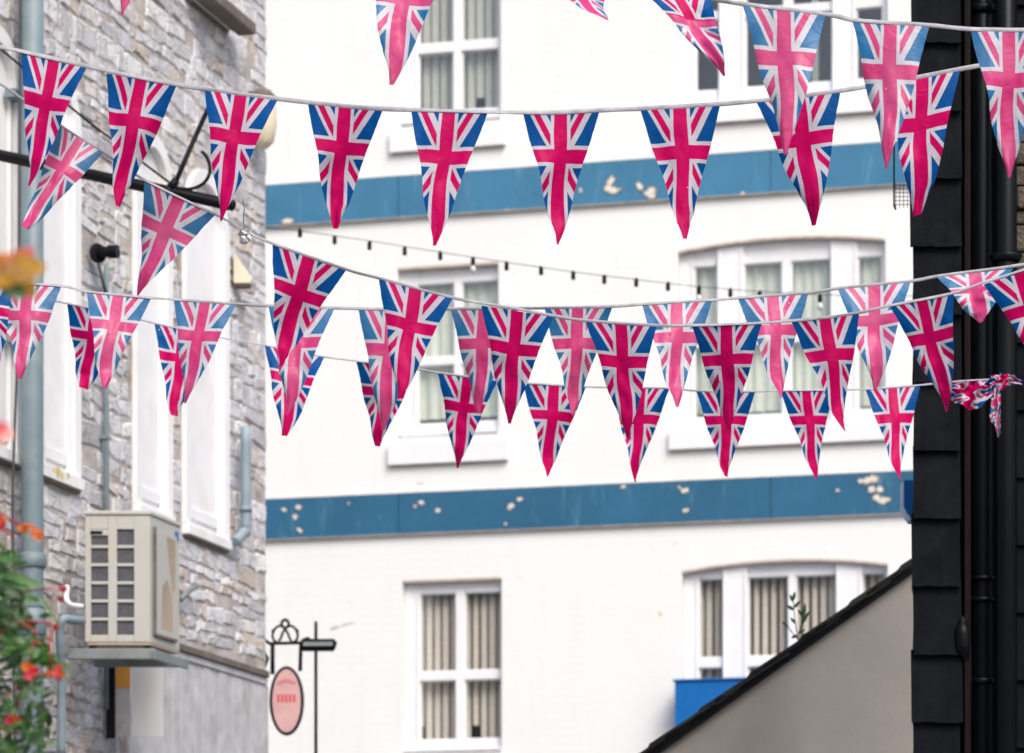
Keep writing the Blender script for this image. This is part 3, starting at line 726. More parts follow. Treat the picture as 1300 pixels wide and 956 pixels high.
# ---- hanging sign at the street corner
YS = 19.6; s_ = YS/F
hs = thing('hanging_sign', 'oval faded red hanging sign in a black iron scroll bracket at the stone corner', 'sign', P(362, 905, YS))
def Q(px, py, dy=0): p = P(px, py, YS); return Vector((p.x, p.y+dy, p.z)) - hs.location
m_ = MB()
m_.tube([Q(330,807), Q(342,817), Q(384,816)], 2.2*s_, BLACKIRON, 8)
m_.tube([Q(346,817), Q(346,856)], 2.8*s_, BLACKIRON, 8); m_.tube([Q(382,817), Q(381,852)], 2.4*s_, BLACKIRON, 8)
m_.build('bracket', hs)
m_ = MB()
ring = [Q(362+4.5*math.cos(2*math.pi*k/16), 792+5*math.sin(2*math.pi*k/16)) for k in range(17)]; m_.tube(ring, 1.9*s_, BLACKIRON, 8)
for sg in (-1, 1):
    m_.tube(catrom([Q(362+sg*x, y) for x,y in ((4,795),(9,795),(14,800),(16,807),(14,813),(10,815))], 5), 1.6*s_, BLACKIRON, 8)
    m_.tube(catrom([Q(362+sg*x, y) for x,y in ((-1,798),(3,803),(5,809),(8,814))], 5), 1.6*s_, BLACKIRON, 8)
    m_.tube([Q(362+sg*14,799), Q(362+sg*16,803)], 2.2*s_, BLACKIRON, 8)
m_.tube([Q(384,814), Q(390,811), Q(398,816)], 3*s_, BLACKIRON, 8); m_.tube([Q(332,822), Q(340,836), Q(334,852)], 2*s_, BLACKIRON, 8)
m_.tube([Q(362,785), Q(362,788)], 1.8*s_, BLACKIRON, 8)
m_.build('scrollwork', hs)
cx, cy, rx, ry = 364, 890, 22, 44
m_ = MB(); ov = [((cx+rx*math.cos(2*math.pi*k/40)-362)*s_, (905-(cy+ry*math.sin(2*math.pi*k/40)))*s_) for k in range(40)]; m_.prism(ov, -.012, .012, BLACKIRON); m_.build('rim', hs)
m_ = MB(); ov = [((cx+(rx-4)*math.cos(2*math.pi*k/40)-362)*s_, (905-(cy+(ry-4)*math.sin(2*math.pi*k/40)))*s_) for k in range(40)]; m_.prism(ov, -.016, -.0125, SIGNPINK); m_.prism([((cx-362)*s_+(x-(cx-362)*s_)*1.0, z) for x,z in ov], .0125, .016, SIGNPINK)
rnd = random.Random(4)
for k in range(6):
    xx = (cx-362-11+k*4)*s_; z0_ = (905-866)*s_-abs(k-2.5)*1.5*s_
    m_.tube([(xx,-.0165,z0_),(xx+1.5*s_,-.0165,z0_+5*s_)], .9*s_, SIGNRED, 6, flat=1)
for k in range(5): 
    xx = (cx-362-12+k*5)*s_; m_.box(xx, xx+3.2*s_, -.0175, -.0163, (905-892)*s_, (905-882)*s_, SIGNRED)
m_.build('board', hs)
lp = thing('sign_lamp', 'black trough lamp on an upright rod beside the oval hanging sign', 'lamp', P(401, 905, YS))
def Q2(px, py, dy=0): p = P(px, py, YS); return Vector((p.x, p.y+dy, p.z)) - lp.location
m_ = MB(); m_.tube([Q2(401,789), Q2(401,850), Q2(401,990)], 2.1*s_, BLACKIRON, 8); m_.build('rod', lp)
m_ = MB(); m_.tube([Q2(382,820,-.04), Q2(384,820,-.04), Q2(424,820,-.04), Q2(427,821,-.04)], [5*s_,8*s_,8*s_,5*s_], BLACKIRON, 12); m_.box(Q2(386,0).x, Q2(423,0).x, -.08, -.074, Q2(0,822).z, Q2(0,817).z, GALV); m_.build('trough', lp)

# ================================================================== SLATE-HUNG BUILDING (right)
YR = 11.6; sR = YR/F
rb = thing('slate_hung_building', 'black slate hung building corner closing the right edge of the view', 'building', P(1157, HZ+EYE*F/YR, YR))
rx0 = rb.location.x
def xr(px): return P(px, 0, YR).x-rx0
def zr(py): return P(0, py, YR).z
KS = .155   # the side wall runs away to the right of the line of sight
m_ = MB(); m_.add([(x+KS*y if x < xr(1190) else x, y, z_) for x in (xr(1162), xr(1224)+.5) for y in (.03, 2.2) for z_ in (0, 8.2)], [(0,1,3,2),(0,2,6,4),(1,5,7,3)], SLATEWALL); m_.box(xr(1200), xr(1224), .031, .3, 0, 8.2, SLATEWALL); m_.box(xr(1224)+.001, xr(1700), .22, .5, 0, 8.2, SLATEWALL); m_.build('wall', rb)
m_ = MB(); rnd = random.Random(12)
rows_ = [56+86.2*k for k in range(-9, 26)]
sep = {1155}
for i, py in enumerate(rows_):
    zt_, zb_ = zr(py-86.2)+.02, zr(py)
    j = rnd.uniform(-2.5, 2.0); xl = xr((1156 if py < 400 else 1159)+j); xrt = xr(1221+rnd.uniform(-3,1))
    n = 8; vs = []
    for k in range(n+1):
        a = k/n; wv = rnd.uniform(-.0025, .0025)
        vs += [(xl+(xrt-xl)*a, -.022+rnd.uniform(-.002,.002), zb_+wv), (xl+(xrt-xl)*a, .004, zt_), (xl+(xrt-xl)*a, -.006, zb_+wv), (xl+(xrt-xl)*a, .016, zt_)]
    fs = []
    for k in range(n):
        o_ = 4*k; fs += [(o_,o_+4,o_+5,o_+1),(o_+2,o_+3,o_+7,o_+6),(o_,o_+2,o_+6,o_+4)]
    fs += [(0,1,3,2),(4*n,4*n+2,4*n+3,4*n+1)]
    m_.add(vs, fs, SLATE)
    # slates round the corner on the side wall
    yy = .04
    while yy < 2.2:
        wy = .19
        ye = min(yy+wy, 2.2); e_ = rnd.uniform(-.004,.002); m_.add([(q+KS*y, y, z_) for q, z_ in ((xr(1158)+e_, zb_), (xr(1160), zt_-.01), (xr(1162), zt_-.01), (xr(1161), zb_)) for y in (yy+.002, ye)], [(0,2,4,6),(1,7,5,3),(0,1,3,2),(2,3,5,4),(4,5,7,6),(6,7,1,0)], SLATE); yy += wy
m_.build('slates', rb)
m_ = MB(); m_.box(xr(1224), xr(1232), -.01, .20, 0, 8.2, RUST); m_.box(xr(1232)+.001, xr(1292), .17, .218, 0, 8.2, SLATEWALL); m_.build('corner_board', rb, .004)
m_ = MB()
for i, py in enumerate(rows_):
    zt_, zb_ = zr(py-86.2+30)+.02, zr(py+30)
    if 180 < py+30 < 400 : continue
    m_.box(xr(1293)+rnd.uniform(-.003,.003), xr(1380), .06, .09, zb_, zt_-.012, SLATE, Matrix.Rotation(-.07,3,'X'), Vector((0,.09,zb_)))
m_.box(xr(1293), xr(1700), .11, .218, 0, 8.2, SLATEWALL)
m_.build('side_slates', rb)
m_ = MB(); rnd = random.Random(5); zc = zr(345)
while zc < zr(170):
    hh = rnd.uniform(.05,.10); m_.box(xr(1292)+rnd.uniform(-.008,.004), xr(1390), .03+rnd.uniform(0,.02), .108, zc+.003, zc+hh-.003, BROWNSTONE); zc += hh
m_.build('stone_patch', rb, .008)
rfb = MB(); rfb.box(xr(1140), xr(1720), -.25, 2.5, 8.21, 8.35, SLATE); rfb.build('roof', rb)
# two black downpipes
d1 = thing('downpipe', 'fat black downpipe with paired clamps in the recess beside the hung slates', 'downpipe', (P(1247,0,YR+.1).x, YR+.1, 0), 0, None)
m_ = MB(); m_.tube([(0,0,0),(0,0,4),(0,0,8.1)], 17*sR, BLACKPIPE, 24); m_.build('pipe', d1)
for py, hh in ((14,11),(736,7),(763,7),(866,8)):
    zc = P(0,py,YR+.1).z; m_ = MB(); wv = 24*sR
    m_.tube([(0,0,zc-hh*sR/2),(0,0,zc-hh*sR/2+.004),(0,0,zc+hh*sR/2-.004),(0,0,zc+hh*sR/2)], [20*sR,22*sR,22*sR,20*sR], BLACKPIPE, 24)
    m_.box(-38*sR, 19*sR, -.02, .0, zc-hh*sR*.35, zc+hh*sR*.35, BLACKPIPE); m_.build('clamp', d1)
m_ = MB(); m_.tube(catrom([(-30*sR,-.09,P(0,786,YR).z),(-31*sR,-.11,P(0,800,YR).z),(-30*sR,-.11,P(0,825,YR).z),(-24*sR,-.09,P(0,838,YR).z)],4), [.02]*4+[.028]*5+[.02]*4, BLACKPIPE, 12); m_.build('lug', d1)
d2 = thing('downpipe', 'slimmer glossy black downpipe at the right edge of the picture', 'downpipe', (P(1277,0,YR-.02).x, YR-.02, 0))
m_ = MB(); m_.tube([(0,0,0),(0,0,4),(0,0,8.1)], 14*sR, BLACKPIPE, 24); m_.build('pipe', d2)
for py, hh in ((330,11),(-60,11),(1000,11)):
    zc = P(0,py,YR).z; m_ = MB(); m_.tube([(0,0,zc-hh*sR/2),(0,0,zc-.01),(0,0,zc+hh*sR/2-.006),(0,0,zc+hh*sR/2)], [16*sR,18*sR,21*sR,18*sR], BLACKPIPE, 24); m_.build('collar', d2)
wr = thing('cable', 'thin rusty wire running straight down in front of the fat black downpipe', 'wire', (P(1231,0,YR-.08).x, YR-.08, 0))
m_ = MB(); m_.tube([(0,0,zr(1100)),(.003,0,zr(860)),(-.002,0,zr(740)),(-.006,0,zr(560)),(-.006,.0,zr(-100))], .0028, RUST, 6); m_.build('strand', wr)
# blue alarm box on the side
bx = thing('alarm_box', 'bright blue alarm box peeping out from behind the black slates', 'alarm box', P(1147, 655, 12.6))
s_ = 12.6/F; m_ = MB(); m_.prism([(0,12*s_),(0,46*s_),(24*s_,46*s_),(24*s_,-6*s_),(10*s_,-4*s_),(4*s_,4*s_)], 0, .12, BRIGHTBLUE); m_.build('cover', bx, .004)
# wire cage
cg = thing('wire_cage', 'small black wire cage fixed beside the black slates by the upper blue band', 'wire cage', P(1135, 262, 12.4))
s_ = 12.4/F; m_ = MB()
m_.tube([(0,0,0),(0,0,86*s_)], 1.2*s_, BLACKIRON, 6); m_.tube([(0,0,86*s_),(36*s_,0,86*s_)], 1.0*s_, BLACKIRON, 6); m_.tube([(0,0,2*s_),(2*s_,0,-4*s_)], 1.4*s_, BLACKIRON, 6)
m_.build('upright', cg)
m_ = MB()
for k in range(6): m_.tube([(0,.02,(4+k*5)*s_),(30*s_,.02,(4+k*5)*s_)], .45*s_, CABLE, 5)
for k in range(5): m_.tube([((3+k*5)*s_,.02,0),((3+k*5)*s_,.02,32*s_)], .45*s_, CABLE, 5)
m_.build('mesh', cg)

# ================================================================== GABLED OUTBUILDING
YG = 14.5
gb = thing('outbuilding', 'taupe rendered gable wall with a dark slate verge sloping down to the left', 'building', P(935, HZ+EYE*F/YG, YG))
gx, sG = gb.location.x, YG/F
def G(px, py): p = P(px, py, YG); return (p.x-gx, p.z)
m_ = MB(); verge = [(700,1042),(806,958),(935,867),(1040,795),(1158,714),(1260,644),(1420,760)]
lower = [G(x, y+6) for x, y in verge]
poly = [(G(720,0)[0], 0)]+[(G(720,0)[0], G(0,1034)[1])]+lower[1:]+[(lower[-1][0], 0)]
m_.prism(poly, 0, .02, TAUPE)
m_.box(poly[0][0], poly[-1][0], .021, 3.0, 0, G(0,1060)[1], TAUPE); m_.build('wall', gb)
m_ = MB(); rnd = random.Random(9)
a = Vector(G(700,1042)); b = Vector(G(1260,644)); L_ = (b-a).length; d_ = (b-a)/L_; nrm = Vector((-d_.y, d_.x))
L_target = L_; x = 0
while x < L_:
    ww = .30; th_ = .011
    p0 = a+d_*x; lift = .012
    q = [p0+nrm*(lift+.0), p0+d_*(ww+.04)+nrm*.0, p0+d_*(ww+.04)+nrm*th_, p0+nrm*(lift+th_)]
    m_.prism([(v.x, v.y) for v in q], -.06+rnd.uniform(-.012,.012), .6, MOSSY)
    q = [v-nrm*.0125 for v in q]; m_.prism([(v.x+d_.x*.12, v.y+d_.y*.12) for v in q], -.045+rnd.uniform(-.01,.01), .3, MOSSY)
    x += ww*.9
vv = [a-nrm*.035, b-nrm*.035, b-nrm*.002, a-nrm*.002]; m_.prism([(v.x, v.y) for v in vv], -.03, -.001, BLACKIRON)
m_.build('verge', gb)
m_ = MB(); vv = [a-nrm*.03, b-nrm*.03, b+nrm*.0, a+nrm*.0]; m_.prism([(v.x, v.y) for v in vv], .61, 3.2, SLATE)
c = Vector(G(1420,760)); n2 = Vector(((c-b).y*-1, (c-b).x)).normalized()*.03; m_.prism([(v.x, v.y) for v in (b, c, c+n2, b+n2)], -.02, 3.2, SLATE); m_.build('roof', gb)

def leaf(mb, base, tip, wd, nrmv, mat, fold=.25, jag=0, rnd=random):
    base, tip = Vector(base), Vector(tip); ax = tip-base; L = ax.length; d = ax/L
    sdv = d.cross(Vector(nrmv)).normalized(); up = sdv.cross(d)
    n = 7; mid = []; lf = []; rt = []
    for i in range(n+1):
        t = i/n; w_ = wd*.5*math.sin(math.pi*min(1, t**.75))**.8*(1 if i % 2 or not jag else 1-jag)
        c = base+ax*t+up*(-L*.18*t*t)
        mid.append(c-up*fold*w_*.6); lf.append(c-sdv*w_); rt.append(c+sdv*w_)
    m = n+1
    mb.add(mid+lf+rt, [(i, i+1, m+i+1, m+i) for i in range(n)]+[(i, 2*m+i, 2*m+i+1, i+1) for i in range(n)], mat, True)
wd_ = thing('weed', 'small green weed sprouting from the dark slate verge', 'plant', P(1013, 812, YG))
m_ = MB(); q0 = Vector((0,0,0)); s_ = YG/F
stems = [((0,0,0),(-3,0,20),(-5,0,38),(-6,0,52)), ((0,0,0),(3,0,15),(7,0,30)), ((0,0,0),(-8,0,10),(-14,0,18))]
for st_ in stems: m_.tube([Vector(v)*s_ for v in st_], .6*s_, LEAF2, 5)
m_.build('stem', wd_)
m_ = MB(); rnd = random.Random(2)
for (x, z_, tx, tz_) in ((-5,38,-14,44),(-6,50,-3,62),(-6,48,-10,58),(-5,40,3,50),(4,20,12,30),(7,30,9,46),(7,28,0,40),(7,26,15,36),(-3,20,-9,30),(0,8,10,14),(-12,16,-20,24),(-1,6,-8,2)):
    leaf(m_, Vector((x,rnd.uniform(-3,3),z_))*s_, Vector((tx,rnd.uniform(-5,5),tz_))*s_, 4.5*s_, (rnd.uniform(-.6,.6),-1,rnd.uniform(0,.6)), LEAF)
m_.build('leaves', wd_, recalc=False)

# ================================================================== BUNTING
def pennant(root, TL, TR, TIP, Y, mat, seed, blunt=.06, bow=0, amp=.0125, waves=1.1, name='pennant', mat2=None, split=0, curl=0, squash=1.0, yoff=0):
    rnd = random.Random(seed); NV, NU = 30, 14
    tl, tr, tp = P(*TL, Y), P(*TR, Y), P(*TIP, Y); Y0_ = Y
    topw = tr-tl; ph = rnd.uniform(0, 6.28); ph2 = rnd.uniform(0, 6.28); k1 = rnd.uniform(.7, 1.3); tilt = rnd.uniform(-.02, .025)
    # physical drop of the cloth stays the same: lengths lost on the picture go into depth
    drop = (tp-(tl+tr)/2).length; full = .355*squash
    dep = math.sqrt(max(0, full*full-drop*drop))*.55*(1 if rnd.random() < .5 else -1)
    if abs(dep) > .12: dep = math.copysign(.12, dep)
    tp = P(*TIP, Y+dep*.6+tilt); pin = rnd.choice([-1, 1])*rnd.uniform(.3, .9)
    W_ = topw.length; vs = []; uvs = []
    wl = topw.normalized()
    ecurl = rnd.uniform(.25, .8); tdir = rnd.uniform(-.006, .006)
    for j in range(NV+1):
        v = j/NV
        wv = (1-v)*(1-blunt)+blunt
        cen = (tl+tr)/2*(1-v)+tp*v
        for i in range(NU+1):
            u = i/NU; s = (u-.5)
            e = rnd.uniform(-.0006, .0006) if i in (0, NU) else 0
            tb = max(0, v-.80)/.20
            p = cen + wl*(tdir*tb*tb) + topw*(s+pin*.22*tb*(1-tb)*2*(s*pin < 0))*wv*(1-.30*tb*tb)*(1-.10*math.sin(math.pi*v)*ecurl*.0) + wl*(bow*math.sin(math.pi*v)*.01+e)
            xx = s*wv
            rip = amp*min(1, v*2.2)*(math.sin(xx*W_*34*waves+ph+v*2.2*k1) + .45*math.sin(v*7.5*k1+ph2+xx*3))
            crease = .55*amp*noise.noise(Vector((xx*9+seed, v*6, seed*.37)))*min(1, v*3)
            edge = (abs(s)*2)**6*.016*ecurl*(1 if (s > 0) == (ph > 3) else -.5)*min(1, v*3)
            tipc = .018*max(0, v-.8)/.2*math.sin(ph)
            p.y += rip+crease+edge+tipc+(1-v)*yoff
            p.x += .0035*math.sin(v*9+ph+xx*5)*min(1, v*2)
            if curl: p.y += curl*(xx)*v
            vs.append(tuple(p)); uvs.append((.5+xx, v*1.735))
    fs = [(j*(NU+1)+i, (j+1)*(NU+1)+i, (j+1)*(NU+1)+i+1, j*(NU+1)+i+1) for j in range(NV) for i in range(NU)]
    me = bpy.data.meshes.new(name); me.from_pydata(vs, [], fs); me.materials.append(mat)
    if mat2:
        me.materials.append(mat2)
        for pz in me.polygons:
            if pz.index//NU < split*NV: pz.material_index = 1
    uvl = me.uv_layers.new(name='UVMap')
    for lp_ in me.loops: uvl.data[lp_.index].uv = uvs[lp_.vertex_index]
    for pz in me.polygons: pz.use_smooth = True
    o = bpy.data.objects.new(name, me); col.objects.link(o); o.parent = root; o.matrix_parent_inverse = Matrix.Translation(root.location).inverted()
    return o

def tape(root, pts, Y, hw, th, seed):
    rnd = random.Random(seed)
    c = catrom([P(x, y, Y) for x, y in pts], 9); n = 8; vs = []
    for i, p in enumerate(c):
        tw = .9*noise.noise(Vector((i*.06, seed*3.1, 0)))**1 + .3*noise.noise(Vector((i*.3, seed, 5)))
        nar = 1-.35*abs(noise.noise(Vector((i*.11, seed+9, 2))))
        for k in range(n):
            an = 2*math.pi*k/n; y_ = math.cos(an)*th; z_ = math.sin(an)*hw*nar
            vs.append((p.x, p.y+y_*math.cos(tw)-z_*math.sin(tw), p.z+z_*math.cos(tw)+y_*math.sin(tw)))
    m_ = MB(); m_.add(vs, [(i*n+k, i*n+(k+1)%n, (i+1)*n+(k+1)%n, (i+1)*n+k) for i in range(len(c)-1) for k in range(n)], TAPE, True)
    o = m_.build('tape', root); o.matrix_parent_inverse = Matrix.Translation(root.location).inverted()

GRP = 'strings of flag bunting across the street'
def bunting(label, Y, line, pens, mat, hw, seed, th=.0016):
    root = thing('bunting', label, 'bunting', P(*line[0], Y), 0, GRP)
    tape(root, line, Y, hw, th, seed)
    for i, pn in enumerate(pens):
        kw = dict(pn[3]) if len(pn) > 3 else {}
        lab = kw.pop('lab', None); m_ = kw.pop('mat', mat)
        o = pennant(root, *pn[:3], Y, m_, seed*100+i, **kw)
        if lab: o['label'] = lab
    return root
# A: upper full string
A = [((27,67),(110,86),(39,236)), ((135,93),(224,109),(150,263)), ((260,115),(352,127),(280,278)), ((391,132),(486,139),(424,290),dict(blunt=.10)),
     ((522,142),(619,144),(552,311)), ((664,144),(761,141),(708,311),dict(blunt=.03)), ((813,140),(914,134),(870,306)), ((960,128),(1067,116),(1035,285)), ((1124,106),(1219,90),(1168,271),dict(blunt=.16))]
bunting('highest complete row of deep coloured flag bunting, crossing in front of the upper blue band', 9.0,
    [(-160,25),(-60,48),(0,60),(27,65),(110,84),(185,100),(260,113),(350,125),(420,133),(484,138),(620,142),(700,143),(760,140),(813,138),(913,132),(990,125),(1068,115),(1140,103),(1218,88),(1300,72),(1400,45),(1500,12)], A, DEEP, .0066, 1)
# B: top pale string
B = [((130,-155),(228,-130),(153,18),dict(lab='pennant whose tip alone shows above the stone wall')), ((466,-62),(576,-50),(497,104),dict(blunt=.09)),
     ((676,-30),(772,-18),(771,28),dict(bow=-1.2,blunt=.10,amp=.012,lab='pennant blown sideways with only its tip in view')),
     ((814,-14),(903,-1),(919,93),dict(bow=.2,blunt=.03,amp=.016,mat2=DEEP,split=.30,lab='pennant twisted over itself')),
     ((943,7),(1048,19),(1000,196),dict(blunt=.04)), ((1082,25),(1180,33),(1128,215),dict(blunt=.03)), ((1232,38),(1330,40),(1281,225),dict(blunt=.04))]
bunting('sheen-coloured pale union flag bunting along the very top, running down to the upper right corner', 8.5,
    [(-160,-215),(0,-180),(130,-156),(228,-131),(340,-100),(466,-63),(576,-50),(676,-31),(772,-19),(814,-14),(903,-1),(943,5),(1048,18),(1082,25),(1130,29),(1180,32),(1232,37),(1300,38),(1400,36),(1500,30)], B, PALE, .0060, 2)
# C: string crossing from upper left to centre, dark
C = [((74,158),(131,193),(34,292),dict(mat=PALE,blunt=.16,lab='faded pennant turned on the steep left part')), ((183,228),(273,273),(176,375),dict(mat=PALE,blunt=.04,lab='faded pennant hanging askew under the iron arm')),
     ((346,310),(440,342),(353,464),dict(blunt=.05)), ((481,354),(575,378),(507,506),dict(blunt=.06)), ((611,388),(703,402),(645,537)), ((743,407),(834,413),(797,556),dict(blunt=.04)),
     ((878,413),(967,411),(926,546)), ((1004,407),(1091,398),(1069,549),dict(blunt=.03)), ((1130,389),(1211,373),(1205,521),dict(blunt=.03)), ((1249,361),(1342,332),(1336,480))]
bunting('flag bunting falling steeply from the upper left, then sagging across the middle', 9.1,
    [(-150,18),(-60,70),(0,106),(30,127),(78,160),(130,193),(183,228),(273,272),(310,292),(346,309),(440,342),(481,353),(575,378),(640,389),(703,401),(745,407),(830,413),(880,413),(965,410),(1040,404),(1090,397),(1130,388),(1210,372),(1250,358),(1300,342),(1400,305),(1500,262)], C, DEEP, .0046, 3)
# D: pale string behind C
D = [((-72,352),(19,366),(-1,470),dict(blunt=.05,mat=DEEP,yoff=-.03,lab='deep pink pennant cut by the left edge of the picture')), ((-6,359),(78,363),(27,482),dict(blunt=.05)), ((110,370),(192,378),(130,493),dict(blunt=.05)), ((221,380),(300,387),(236,512),dict(blunt=.06)), ((341,388),(425,391),(367,524),dict(blunt=.05)),
     ((455,392),(540,393),(487,545),dict(blunt=.08)), ((572,392),(658,392),(608,524),dict(blunt=.07)), ((691,391),(777,390),(728,528),dict(blunt=.03)), ((815,387),(904,382),(858,517),dict(blunt=.05)),
     ((937,379),(1026,373),(989,506),dict(blunt=.03)), ((1064,367),(1156,358),(1113,493),dict(blunt=.06)), ((1190,352),(1286,341),(1246,409),dict(blunt=.05,amp=.02,lab='pennant folded back over the tape'))]
bunting('sheen-coloured pinkish union flag bunting running almost level behind the sagging middle row', 9.8,
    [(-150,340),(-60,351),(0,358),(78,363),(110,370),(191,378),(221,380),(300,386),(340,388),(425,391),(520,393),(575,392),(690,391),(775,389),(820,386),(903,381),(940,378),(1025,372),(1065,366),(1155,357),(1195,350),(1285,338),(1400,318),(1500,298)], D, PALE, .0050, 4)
# E: lowest, farthest
E = [((-140,357),(-66,364),(-110,460)), ((85,386),(160,401),(107,495),dict(blunt=.18)), ((196,411),(272,427),(221,528),dict(blunt=.14)), ((336,438),(412,453),(363,552),dict(blunt=.16)), ((452,458),(528,468),(480,567),dict(blunt=.10)),
     ((556,473),(632,483),(580,593),dict(blunt=.05)), ((664,486),(744,491),(695,606),dict(blunt=.02)), ((779,492),(850,493),(805,612),dict(blunt=.03)), ((884,497),(959,497),(921,606),dict(blunt=.07)),
     ((991,497),(1057,495),(1034,608),dict(blunt=.07)), ((1099,495),(1168,490),(1140,609),dict(blunt=.03))]
be = bunting('lowest, smallest row of deep coloured flag bunting, ending tangled before the black pipes', 11.0,
    [(-150,356),(-60,365),(20,374),(85,385),(160,401),(195,410),(272,427),(335,438),(412,453),(450,458),(528,468),(555,473),(632,483),(665,486),(745,491),(790,492),(850,493),(885,496),(958,497),(990,496),(1057,495),(1100,494),(1167,489),(1207,485),(1255,482),(1292,483)], E, DEEP, .0036, 5)
def crumple(root, outline, seed, mat, amp=.03):
    rnd = random.Random(seed); me = bpy.data.meshes.new('pennant'); NU, NV = 26, 14; vs = []; uvs = []
    top, bot = outline
    T = catrom([P(x, y, 11.0) for x, y in top], 8); Bt = catrom([P(x, y, 11.0) for x, y in bot], 8)
    for j in range(NV+1):
        v = j/NV
        for i in range(NU+1):
            u = i/NU; p = T[int(u*(len(T)-1))].lerp(Bt[int(u*(len(Bt)-1))], v)
            p.y += amp*noise.noise(Vector((u*5+seed, v*4, seed)))+amp*.5*math.sin(u*14+v*6)-.02
            p.x += .006*noise.noise(Vector((u*9, v*9, seed+3))); p.z += .006*noise.noise(Vector((u*9, v*9, seed+7)))
            vs.append(tuple(p)); uvs.append((.1+.8*u+.12*noise.noise(Vector((u*4,v*4,1))), 1.2*v+.25*u+.15*noise.noise(Vector((u*4,v*4,8)))))
    me.from_pydata(vs, [], [(j*(NU+1)+i, (j+1)*(NU+1)+i, (j+1)*(NU+1)+i+1, j*(NU+1)+i+1) for j in range(NV) for i in range(NU)])
    me.materials.append(mat); uvl = me.uv_layers.new(name='UVMap')
    for l_ in me.loops: uvl.data[l_.index].uv = uvs[l_.vertex_index]
    for pz in me.polygons: pz.use_smooth = True
    o = bpy.data.objects.new('pennant', me); col.objects.link(o); o.parent = root; o.matrix_parent_inverse = Matrix.Translation(root.location).inverted(); return o
o = crumple(be, ([(1206,486),(1225,487),(1245,485),(1262,484)], [(1207,508),(1220,517),(1240,520),(1262,500)]), 3, DEEP); o['label'] = 'crumpled pennant gathered up beside the black slates'
o = crumple(be, ([(1257,478),(1268,477),(1280,477),(1296,483)], [(1255,503),(1268,498),(1282,490),(1297,491)]), 8, DEEP, .02); o['label'] = 'pennant knotted round the black pipe'
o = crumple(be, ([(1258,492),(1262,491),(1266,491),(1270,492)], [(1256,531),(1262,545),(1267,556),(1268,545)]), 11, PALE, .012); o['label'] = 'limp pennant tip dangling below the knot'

# foil knot on the steep string
fk = thing('foil_ball', 'crumpled silver foil ball tied to the steep bunting tape', 'foil ball', P(311, 300, 9.1))
m_ = MB(); rnd = random.Random(6); s_ = 9.1/F; vs = []; nlat, nlon = 9, 12
for i in range(nlat+1):
    for k in range(nlon):
        th_, ph_ = math.pi*i/nlat, 2*math.pi*k/nlon; r = 8.5*s_*(1 if i in (0,nlat) else rnd.uniform(.65,1.25))
        vs.append((r*math.sin(th_)*math.cos(ph_), r*math.sin(th_)*math.sin(ph_), r*1.15*math.cos(th_)))
m_.add(vs, [(i*nlon+k, i*nlon+(k+1)%nlon, (i+1)*nlon+(k+1)%nlon, (i+1)*nlon+k) for i in range(nlat) for k in range(nlon)], FOIL); m_.build('ball', fk)
m_ = MB(); m_.tube(catrom([(0,0,6*s_),(-2*s_,0,22*s_),(-1*s_,0,34*s_),(-3*s_,.01,48*s_)],4), .6*s_, CABLE, 5); m_.build('loose_end', fk)

# ================================================================== STRING LIGHTS
YL = 21.0
sl_ = thing('string_lights', 'strand of small black festoon lights sagging across the white wall under the upper blue band', 'string lights', P(340, 287, YL))
off = Matrix.Translation(sl_.location).inverted()
line = [(250,262),(340,288),(380,293),(470,306),(558,320),(643,333),(727,345),(808,355),(888,364),(965,370),(1040,374),(1120,376),(1260,374)]
m_ = MB(); m_.tube(catrom([P(x,y,YL) for x,y in line], 6), .0026, CABLE, 6); o = m_.build('cord', sl_); o.matrix_parent_inverse = off
s_ = YL/F
for px, py in [(380,291),(425,300),(470,307),(514,314),(558,320),(601,327),(643,333),(686,339),(727,345),(768,350),(808,354),(849,359),(888,364),(927,367),(965,370),(1003,372),(1041,374),(1080,375),(1118,376)]:
    q = P(px, py, YL)-sl_.location; m_ = MB(); j = random.Random(px).uniform(-1,1)*s_
    m_.tube([q+Vector((0,0,1*s_)), q+Vector((j,0,-2*s_)), q+Vector((j,0,-10*s_))], [1.8*s_,2.9*s_,2.7*s_], BLACKIRON, 10); m_.build('socket', sl_)
    if px in (601, 888, 1041):
        m_ = MB(); m_.tube([q+Vector((j,0,-10.2*s_)), q+Vector((j,0,-13*s_)), q+Vector((j,0,-17*s_)), q+Vector((j,0,-20*s_))], [2*s_,3.6*s_,3.9*s_,1.5*s_], BULB, 12); m_.build('bulb', sl_)
# hanging drooping end of a tie on the lowest tape
# ================================================================== PLANTS
def petal(mb, c, d, size, mat, rnd):
    d = Vector(d).normalized(); leaf(mb, c, Vector(c)+d*size, size*.85, Vector((rnd.uniform(-.4,.4), -1, rnd.uniform(-.4,.4))), mat, fold=.5)
def plant(label, loc, seedn, stems, leaves, flowers, sc_, group=None):
    root = thing('begonia', label, 'plant', loc)
    return root
YP = 5.2; s_ = YP/F
bg_ = thing('begonia', 'trailing begonia with green leaves, red stems and orange flowers in the lower left corner', 'plant', P(-60, 1010, YP))
def B_(px, py, dy=0): p = P(px, py, YP); p.y += dy; return p-bg_.location
rnd = random.Random(21)
m_ = MB()
for path in [((-50,1000),(-10,780),(20,752),(50,749),(82,747)), ((-40,980),(0,800),(30,788),(55,790),(72,795)), ((20,790),(45,800),(55,838)), ((-40,980),(20,900),(45,815),(56,820)), ((-60,800),(-30,690),(0,668),(16,680)), ((68,797),(66,815),(66,850)), ((-30,640),(0,652),(20,662),(38,670)), ((-50,950),(0,885),(40,862),(75,850))]:
    m_.tube([B_(x,y,rnd.uniform(-.03,.03)) for x,y in path], 1.3*s_, STEM, 6)
m_.build('stems', bg_)
m_ = MB()
